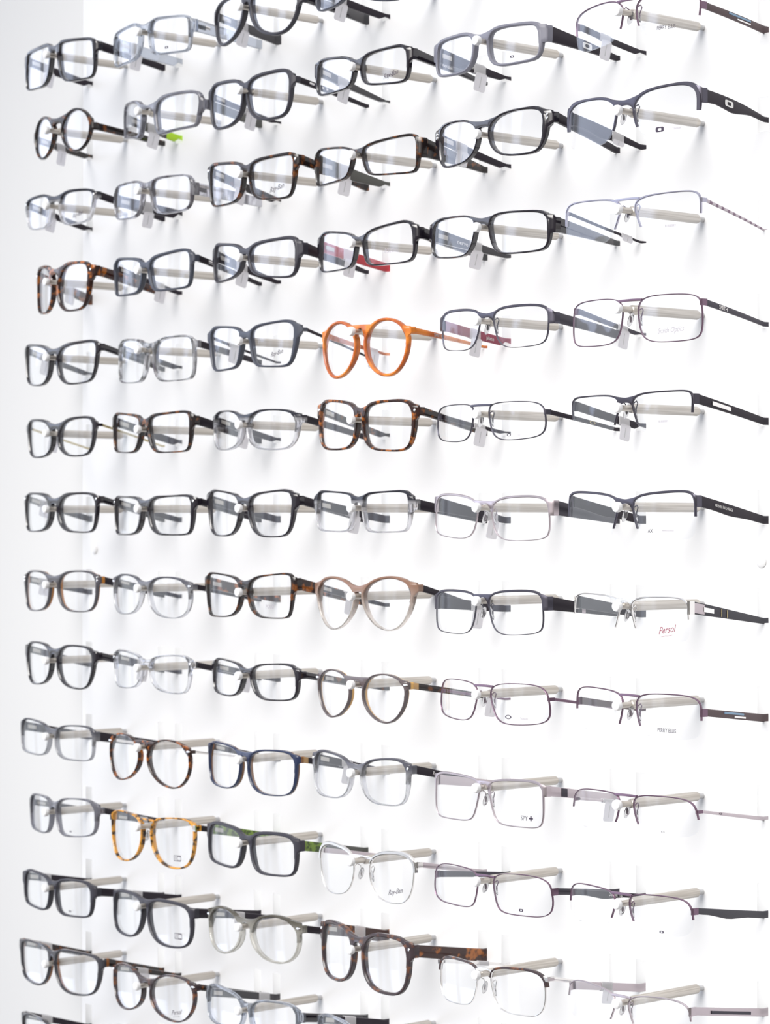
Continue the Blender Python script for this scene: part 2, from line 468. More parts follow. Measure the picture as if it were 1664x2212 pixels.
def mark_geo(kind):
    """flat printed marks, unit height: rounded-box ring, pointed ellipse ring, dark badge, cross"""
    V = []; F = []
    def ringf(o, i):
        b = len(V); n = len(o); V.extend([(x, y, 0) for x, y in o] + [(x, y, 0) for x, y in i])
        for k in range(n): F.append((b + k, b + (k + 1) % n, b + n + (k + 1) % n, b + n + k))
    def poly(o):
        b = len(V); V.extend([(x, y, 0) for x, y in o]); F.append(tuple(range(b, b + len(o))))
    if kind == '@R': ringf(ell(1.25, .5, 28, 5), ell(.55, .27, 28, 3.2))
    elif kind == '@E': ringf(ell(1.25, .5, 28, 1.75), ell(.80, .36, 28, 2))
    elif kind == '@B':
        ringf(ell(1.1, .5, 28, 12), ell(1.02, .42, 28, 12))
        for x in (-.78, -.42, -.12): poly([(x, -.4), (x + .07, -.4), (x + .14, .4), (x + .07, .4)])
        poly([(.95, .42), (.55, .42), (.86, .2)]); poly([(.95, -.42), (.55, -.42), (.86, -.2)]); poly([(.12, -.42), (.5, -.42), (.2, -.2)]); poly([(.12, .42), (.5, .42), (.2, .2)])
    elif kind == '@X':
        a, b = .17, .5
        poly([(-a, -b), (a, -b), (a, -a), (b, -a), (b, a), (a, a), (a, b), (-a, b), (-a, a), (-b, a), (-b, -a), (-a, -a)])
    return V, F

def lettering(name, txt, h, mat, parent, frame, shear=0.0, squeeze=1.0):
    """frame(u, v) -> point in mm; lettering h mm tall, raised 0.06 mm"""
    if txt.startswith('@'): V, F = mark_geo(txt); s_ = h; off = 0
    else: V, F = text_geo(txt, shear); s_ = h / .70; off = -.35
    n = len(V)
    P = [frame(x * s_ * squeeze, (y + off) * s_, 0) for x, y, z in V] + [frame(x * s_ * squeeze, (y + off) * s_, .06) for x, y, z in V]
    FF = [f for f in F] + [tuple(i + n for i in f) for f in F]
    return mesh(name, P, FF, mat, parent, smooth=False)

ORD = ['first', 'second', 'third', 'fourth', 'fifth', 'sixth', 'seventh', 'eighth', 'ninth', 'tenth', 'eleventh', 'twelfth', 'thirteenth', 'fourteenth']
COLN = ['leftmost', 'second', 'third', 'fourth', 'fifth', 'rightmost']

def build_glasses(i, k, pose, pts, t4, hz, tipz, texts, st):
    g = Geo(); g.k = pose[3]
    root = bpy.data.objects.new('eyeglasses', None); COL.objects.link(root); root.empty_display_size = .02
    R = Matrix.Rotation(-math.radians(pose[0]), 4, 'Z') @ Matrix.Rotation(-math.radians(pose[1]), 4, 'Y')
    T = Vector(((i * PITCHX + pose[2]) * .001, -FRONT * .001, cz(k) * .001))
    root.matrix_world = Matrix.Translation(T) @ R
    down = ORD[k - 1 if i > 3 else k]
    tag(root, st['look'] + ', ' + down + ' down in the ' + COLN[i] + ' column', 'glasses', 'eyeglasses on the display wall')
    inv = (Matrix.Translation(T * 1000) @ R).inverted()
    style = st['style']; fm = MATS[st['front']]; tmat = MATS[st['temple']]; far = MATS[st.get('far', st['temple'])]
    top, outr, bot, nose = t4
    metal = style in 'WHBC' or st['front'] in ('mauve_steel',)
    S = outline(pts, 8, 1.0 if 'round' in st['look'] else 1.25); NRM = normals(S)
    depth = 3.9 if not metal else 1.7
    if style == 'F':
        nodes = [(top + nose) / 2, top, top * .62 + outr * .24, outr * .50, bot * .8 + outr * .09, bot, bot * .65 + nose * .3, nose * .9]
        if metal: nodes[3] = outr * .45; nodes[2] = max(top, outr * .6)
    elif style == 'W':
        w_ = max(.65, top); nodes = [w_] * 8
    elif style == 'H':
        nodes = [max(nose, .8), max(top, .8), max(top, outr * .8), max(outr * .8, .8), .8, .8, max(nose * .6, .8), max(nose * .8, .8)]
    elif style == 'B':
        nodes = [top * .85, top, top, .7, .55, .5, .55, .7]
    else:
        nodes = [.6] * 8
    TH = thick(nodes)
    DEEP = thick([1.1, 1.0, 1.0, 1.05, .95, .95, 1.12, 1.4]) if not metal else None      # acetate fronts are deepest beside the nose
    # --- frame front
    fb = MB()
    for sgn in (1, -1):
        if style == 'H':
            ring(fb, g, S, NRM, TH, range(-11, 27), depth + .2, .35, closed=False, sgn=sgn)
        else:
            ring(fb, g, S, NRM, TH, range(64), depth, .75 if not metal else .35, sgn=sgn, deep=DEEP)
    OUT = [(S[q][0] + NRM[q][0] * TH[q], S[q][1] + NRM[q][1] * TH[q]) for q in range(64)]
    ya = lambda x: g.k * x * x
    # bridge
    if (style in 'FB' or st.get('wide')) and not st.get('metal_bridge'):
        xb_ = [S[q][0] for q in range(57, 64)] + [S[0][0]]; zb_ = [S[q][1] for q in range(57, 64)] + [S[0][1]]
        xe = S[0][0] - .2; xn = S[58][0] - .6 * nose
        ze_t = OUT[1][1] - .25; zn = S[57][1]
        zc_t = max(S[0][1] - .3, 5.6 if not metal else 4.9) + st.get('bridge', 0); zc_b = max(2.5, zc_t - (4.6 if not metal else 3.6)); zn = min(zn, zc_b - .8)
        ze_t = max(ze_t, S[0][1] + .6)
        secs = []
        for q in range(-10, 11):
            u = q / 10; x = xe * u; ax = abs(x)
            zt = zc_t + (ze_t - zc_t) * abs(u) ** 1.5
            zb = zc_b + (zn - zc_b) * (ax / xn) ** 2.6 if ax < xn else max(float(np.interp(ax, xb_, zb_)) + .15, zn)
            zb = min(zb, zt - .5)
            secs.append((Vector((x, ya(x) + depth / 2 - .1, (zt + zb) / 2)), Vector((0, 1, 0)), Vector((0, 0, 1)), depth - .25, zt - zb, .9))
        chain(fb, secs)
    else:
        q0 = st.get('bq', 63 if style != 'F' else 62)
        x0, z0 = OUT[q0]; x0 += .3
        r = .95; hgt = {'B': 3.4, 'C': 2.2}.get(style, 1.8)
        zc = max(z0 + .3, 2.6 + hgt / 2)
        secs = []
        for q in range(-6, 7):
            u = q / 6; x = x0 * u; z = zc + (z0 - zc) * u * u
            secs.append((Vector((x, ya(x) + .4, z)), Vector((0, 1, 0)), Vector((0, 0, 1)), 1.5, hgt, .6))
        chain(fb, secs)
    # endpieces and where the temples start
    zh0, zh1 = hz
    zm = (zh0 + zh1) / 2
    near = min(range(8, 36), key=lambda q: abs(OUT[q][1] - zm) - OUT[q][0] * .02)
    xo = OUT[near][0] if not (style == 'H' and near > 26) else S[near][0] + .5
    xo = max(xo, S[near][0] + outr * (1.02 if not metal else .95))
    xi = S[near][0] + TH[near] * .3
    ty = ya(xo)
    for sgn in (1, -1):
        big = (style in 'FB' or outr > 1.7) and zh0 - zh1 > 1.8
        dp = depth if not metal else 1.6
        if big:
            q0 = 17 if style != 'H' else 16
            x0_, zt0 = S[q0][0], OUT[q0][1] - .1
            zb0 = max(min(S[26][1], zh1 - 1.0), zh1 - 8.0) if not metal else zh1
            x1_ = max(xo - 1.4, x0_ + .8)
            E = [((x0_, ya(x0_) + .02), (x0_, ya(x0_) + dp - .1), zt0, zb0),
                 ((x1_, ya(x1_) + .02), (x1_ - 1.2, ya(x1_) + dp), max(zh0, zh0 + (zt0 - zh0) * .45), zh1 + (zb0 - zh1) * .22),
                 ((xo + .3, ty + 1.2), (xo - (2.9 if not metal else 1.2), ty + dp), zh0, zh1),
                 ((xo + .6, ty + 5.8), (xo - (2.6 if not metal else .9), ty + 5.8), zh0, zh1)]
            # the inner edge of the first section must stay outside the lens opening
            rows = []
            for j, ((ox, oy), (ix, iy), zt, zb) in enumerate(E):
                row = []
                loop = [(1, v / 8) for v in range(9)] + [(0, 1 - v / 8) for v in range(9)]
                for f_, c_ in loop:
                    if j and c_ in (0, 1): f_ = .14 + .72 * f_
                    z = zb + (zt - zb) * c_
                    x = ox + (ix - ox) * (1 - f_); y = oy + (iy - oy) * (1 - f_)
                    if j == 0:
                        q = min(range(q0, 34), key=lambda q: abs(S[q][1] - z)); x = S[q][0] + min(.4, TH[q] * .4)
                        y = ya(x) + .02 + (dp - .15) * (1 - f_)
                    row.append((sgn * x, y, z))
                rows.append(row)
            fb.grid(rows)
        else:
            poly = [(xi, ya(xi) + .1), (xo - .8, ty - .1), (xo + .6, ty + 1.0), (xo + .9, ty + 5.5), (xo - .3, ty + 5.5), (xo - .5, ty + 1.8), (xi, ya(xi) + 1.6)]
            fb.grid([[(sgn * x, y, zh0) for x, y in poly], [(sgn * x, y, zh1) for x, y in poly]])
    front = fb.obj('frame_front', fm, root)
    # brow bars (browline frames)
    if style == 'C':
        BT = thick([top * .8, top, top * 1.2, outr * .6, .3, .3, .3, top * .5])
        for sgn in (1, -1):
            bb = MB(); ring(bb, g, S, NRM, BT, range(-4, 25), 3.0, .6, y0=-.5, closed=False, sgn=sgn, shift=.05)
            bb.obj('brow_bar', MATS[st.get('brow', st['front'])], root)
    # --- lenses
    lth = 1.5
    lens = {}
    for sgn in (1, -1):
        SS = [(S[q][0] + NRM[q][0] * .3, S[q][1] + NRM[q][1] * .3) for q in range(64)]
        lens[sgn] = lens_mesh(g, SS, sgn, 1.3 if not metal else .15, lth).obj('lens', MATS['demo_lens'], root, sharp=60)
    ly = (1.3 if not metal else .15) - .12
    for (x, z, h, txt) in texts:
        slope = 2 * g.k * x
        ux = Vector((1, slope, 0)).normalized(); nn = Vector((slope, -1, 0)).normalized()
        rise = {'Persol': .18, 'Ray-Ban': .22, 'Smith Optics': .05}.get(txt, 0)
        script = txt in ('Persol', 'Ray-Ban', 'Smith Optics')
        c0 = Vector((x, ya(x) + ly, z))
        def fr(u, v, n, c0=c0, ux=ux, nn=nn, x=x, rise=rise):
            q = c0 + ux * u + Vector((0, 0, 1)) * (v + u * rise) + nn * n
            q.y = ya(q.x) + ly + .0012 * 0 - n; return q
        ink = MATS[{'Persol': 'red_ink' if i == 5 else 'ink', 'BURBERRY': 'pale_ink', 'ARMANI EXCHANGE': 'pale_ink', 'Titanium': 'pale_ink', 'Smith Optics': 'pale_ink', 'POLO': 'pale_ink', '19-012': 'pale_ink'}.get(txt, 'ink')]
        lettering('lens_print', txt, h, ink, lens[1], fr, .35 if script else 0, .8)
        if txt == 'SPY':
            fr2 = lambda u, v, n: fr(u + h * 1.75, v, n)
            lettering('lens_print', '@X', h, ink, lens[1], fr2)
        if txt == 'Persol':
            lettering('lens_print', '@E', h * .12, ink, lens[1], lambda u, v, n: fr(u * 7, v - h * .95, n))
    # --- temples
    tw = 3.2 if not metal else 1.9
    if st.get('thin'): tw = st['thin']
    hh0 = zh0 - zh1
    tl = {}
    for sgn in (1, -1):
        mat = tmat if sgn > 0 else far
        hgt0 = hh0 * (.96 if not st.get('thin') else .9)
        start = Vector((sgn * (xo - tw / 2 + .3), ty + 5.2, zm))
        h1 = min(max(hh0 * .74, 2.4), 9.0)
        if st.get('thin'): h1 = max(1.2, min(h1, 1.8))
        h1 = st.get('tip_h', h1)
        if sgn > 0 and tipz: zt1, zb1 = max(tipz), min(tipz)
        else:
            zb1 = -SLOT_H + .3 + st.get('lift', 0) * (1 if sgn > 0 else 0); zt1 = zb1 + h1
        inside = 16.0
        a_end = 55.6 if sgn > 0 else -60.2
        wend = Vector((i * PITCHX + a_end, 0, cz(k) + (zt1 + zb1) / 2))
        e = inv @ wend
        tipv = inv @ Vector((i * PITCHX + a_end, inside, cz(k) + (zt1 + zb1) / 2 + (0 if sgn > 0 else .0)))
        mb = MB(); secs = []
        d = (e - start).normalized(); u_ = Vector((1, 0, 0)); NS = 12
        bul = st.get('bulge')
        for q in range(NS + 1):
            s_ = q / NS
            c = start.lerp(e, s_); h = hgt0 * (1 - s_) + (zt1 - zb1) * s_
            bow = math.sin(math.pi * s_) * 1.0 * sgn
            c = c + Vector((bow, 0, 0))
            if bul:
                add = bul * max(0, 1 - abs(s_ - .45) / .28); c = c + Vector((0, 0, -add / 2)); h = h + add
            if st.get('arch'): c = c + Vector((0, 0, st['arch'] * math.sin(math.pi * s_)))
            if q == NS and sgn < 0 and k < 6 and k != 3 and st.get('tip_h', 0) < 8 and not st.get('thin'):
                c = c + Vector((0, 0, h * .28)); h = h * .44          # temple ends are cut on the slant
            w = tw * (1 - .12 * s_)
            secs.append((c, u_, Vector((0, 0, 1)), w, max(h, .9), .6 if not st.get('thin') else tw * .45))
        tail = 1.0
        secs.append((tipv, u_, Vector((0, 0, 1)), tw * .8, max((zt1 - zb1) * tail, .9), .5))
        if st.get('patch') and sgn > 0:
            chain(mb, secs[:5]); mb2 = MB(); chain(mb2, secs[4:])
            tl[sgn] = mb2.obj('temple', mat, root); mb.obj('temple_panel', MATS[st['patch']], tl[sgn])
        elif st.get('tipmat'):
            chain(mb, secs[:10]); tl[sgn] = mb.obj('temple', mat, root)
            mb2 = MB(); chain(mb2, secs[9:]); mb2.obj('temple_tip', MATS[st['tipmat'] if sgn < 0 else st['temple']], tl[sgn])
        else:
            chain(mb, secs); tl[sgn] = mb.obj('temple', mat, root)
        # silver hinge plate on the inner face
        if not metal and not st.get('thin'):
            hp = MB(); c = start + d * 6.0 + Vector((-sgn * (tw / 2 + .15), 0, 0))
            chain(hp, [(c + d * a, u_, Vector((0, 0, 1)), .5, min(3.4, hh0 * .5), .2) for a in (-4.5, 4.5)])
            hp.obj('hinge', MATS['hinge_steel'], tl[sgn])
        # printing and ornaments on the outer face of the near temple
        if sgn > 0:
            for (s_, h, txt, inkn, sq) in st.get('print', []):
                c = start.lerp(e, s_) + Vector((math.sin(math.pi * s_) + tw / 2 + .02, 0, 0))
                def fr(u, v, n, c=c, d=d): return c + d * u + Vector((0, 0, 1)) * v + Vector((n + .05, 0, 0))
                lettering('temple_print', txt, h, MATS[inkn], tl[1], fr, .3 if txt == 'Ray-Ban' else 0, sq)
            for (s_, length, h, zoff, matn) in st.get('plate', []):
                c = start.lerp(e, s_) + Vector((math.sin(math.pi * s_) + tw / 2, 0, zoff))
                pl = MB(); chain(pl, [(c + d * a, u_, Vector((0, 0, 1)), .5, h, .2) for a in (-length / 2, length / 2)])
                pl.obj('temple_inlay', MATS[matn], tl[1])
        else:
            for (s_, h, txt, inkn, sq) in st.get('far_print', []):
                c = start.lerp(e, s_) + Vector((-math.sin(math.pi * s_) + tw / 2 + .02, 0, 0))
                def fr(u, v, n, c=c, d=d): return c + d * u + Vector((0, 0, 1)) * v + Vector((n + .05, 0, 0))
                lettering('temple_print', txt, h, MATS[inkn], tl[-1], fr, 0, sq)
            if st.get('tag'):
                # paper price tag folded over the far temple
                s_ = 1 - (st['tag'] / (FRONT - ty - 5))
                s_ = min(max(s_, .15), .93)
                c = start.lerp(e, s_) + Vector((-math.sin(math.pi * s_), 0, 0)); h = hgt0 * (1 - s_) + (zt1 - zb1) * s_
                tg = MB(); L_ = 5.6
                chain(tg, [(c + d * a, u_, Vector((0, 0, 1)), tw + .9, h + 1.0, .5) for a in (-L_, L_)])
                drop = st.get('drop', 14.5)
                if drop > 0:
                    cc = c + Vector((tw / 2 + .5, 0, -h / 2 - drop / 2 + .8))
                    sk = lambda u, v: cc + d * (u + (v) * .22) + Vector((0, 0, v)) - Vector((0, 0, d.z * 0))
                    o_ = rrect(2 * L_, drop, 1.8, 3)
                    tg.grid([[sk(a, b) + Vector((n, 0, 0)) for a, b in o_] for n in (0, .3)])
                    o_ = rrect(.7, drop * .62, .2, 1)
                    tg.grid([[sk(a, b) + Vector((n, 0, 0)) for a, b in o_] for n in (.31, .36)], mat=1)
                tg.obj('price_tag', [MATS['tag_paper'], MATS['collar_grey']], root)
    # --- rivets and pins on the front corners
    if st.get('rivet'):
        kind = st['rivet']
        for sgn in (1, -1):
            rx = (S[near][0] + xo) / 2 - (.2 if kind == 'dot' else 0); rz = zm + (hh0 * .12)
            rb = MB()
            if kind == 'dot': rb.ellipsoid((sgn * rx, ya(rx) - .05, rz), (1.25, .5, 1.25))
            elif kind == 'bar': rb.ellipsoid((sgn * rx, ya(rx) - .05, rz), (2.6, .5, .9))
            else:
                for dz in (-1.3, 1.3): rb.ellipsoid((sgn * rx, ya(rx) - .05, rz + dz), (1.0, .45, 1.15))
            rb.obj('rivet', MATS['bright_silver'], root)
    if st.get('corner'):
        for sgn in (1, -1):
            rb = MB(); chain(rb, [(Vector((sgn * x, ya(x) + .3, zm)), Vector((0, 1, 0)), Vector((0, 0, 1)), 1.4, hh0 * .95, .3) for x in (S[near][0] + 1.0, xo + .3)])
            rb.obj('corner_plate', MATS[st['corner']], root)
    # --- nose pads
    if metal or st.get('pads'):
        q = 56; x57, z57 = S[57]
        for sgn in (1, -1):
            pb = MB(); px, pz = x57 - 3.3, z57 - 3.2
            # pad: slim ellipsoid leaning with the nose
            rows = MB(); rows.ellipsoid((0, 0, 0), (1.1, 2.0, 5.2))
            Rm = Matrix.Rotation(sgn * math.radians(-22), 3, 'Y') @ Matrix.Rotation(sgn * math.radians(28), 3, 'Z')
            off = Vector((sgn * px, ya(px) + 5.6, pz))
            rows.V = [tuple(off + Rm @ Vector(v)) for v in rows.V]
            pad = rows.obj('nose_pad', MATS['pad_silicone'], root)
            ab = MB(); x0, z0 = S[58]
            ab.tube([(sgn * (x0 - .3), ya(x0) + 1.2, z0), (sgn * (x0 - .2), ya(x0) + 4.2, z0 + 1.8), (sgn * (x0 - 1.2), ya(x0) + 6.4, z0 + .4), (sgn * (px + .3), ya(px) + 6.4, pz + .8)], .42, 6)
            ab.ellipsoid((sgn * px + sgn * .5, ya(px) + 6.1, pz), (.7, .9, 1.9), 10, 6)
            ab.obj('pad_arm', fm if style != 'F' or metal else MATS['silver'], pad)
    return root

# ------------------------------------------------------------------ pegs
peg_root = None
def build_peg(i, k):
    global peg_root
    loc = (i * PITCHX * .001, 0, cz(k) * .001)
    if peg_root is None:
        r = bpy.data.objects.new('display_peg', None); COL.objects.link(r); r.empty_display_size = .01
        lathe([(5.2, .3), (5.2, 2.2), (5.6, 3.0), (6.6, 3.4), (FRONT - 7.4, 3.4), (FRONT - 6.4, 3.1), (FRONT - 6.0, 2.2), (PEG - 1.2, 2.1), (PEG - 1.0, .3)]).obj('shaft', MATS['brushed_peg'], r)
        lathe([(PEG - 1.6, .3), (PEG - 2.2, 2.6), (PEG - 1.6, 3.5), (PEG + .6, 3.7), (PEG + 1.9, 3.3), (PEG + 2.6, 2.2), (PEG + 2.9, .3)]).obj('end_cap', MATS['white_knob'], r)
        lathe([(-.2, 2.0), (6.0, 2.0)]).obj('collar', MATS['collar_grey'], r)
        peg_root = r
    else:
        r = peg_root.copy(); COL.objects.link(r)
        for ch in list(peg_root.children):
            c = ch.copy(); c.parent = r; COL.objects.link(c)
    r.location = loc
    down = ORD[k - 1 if i > 3 else k]
    tag(r, 'round steel display peg holding the %s glasses down in the %s column' % (down, COLN[i]), 'display peg', 'steel display pegs on the wall')
    return r

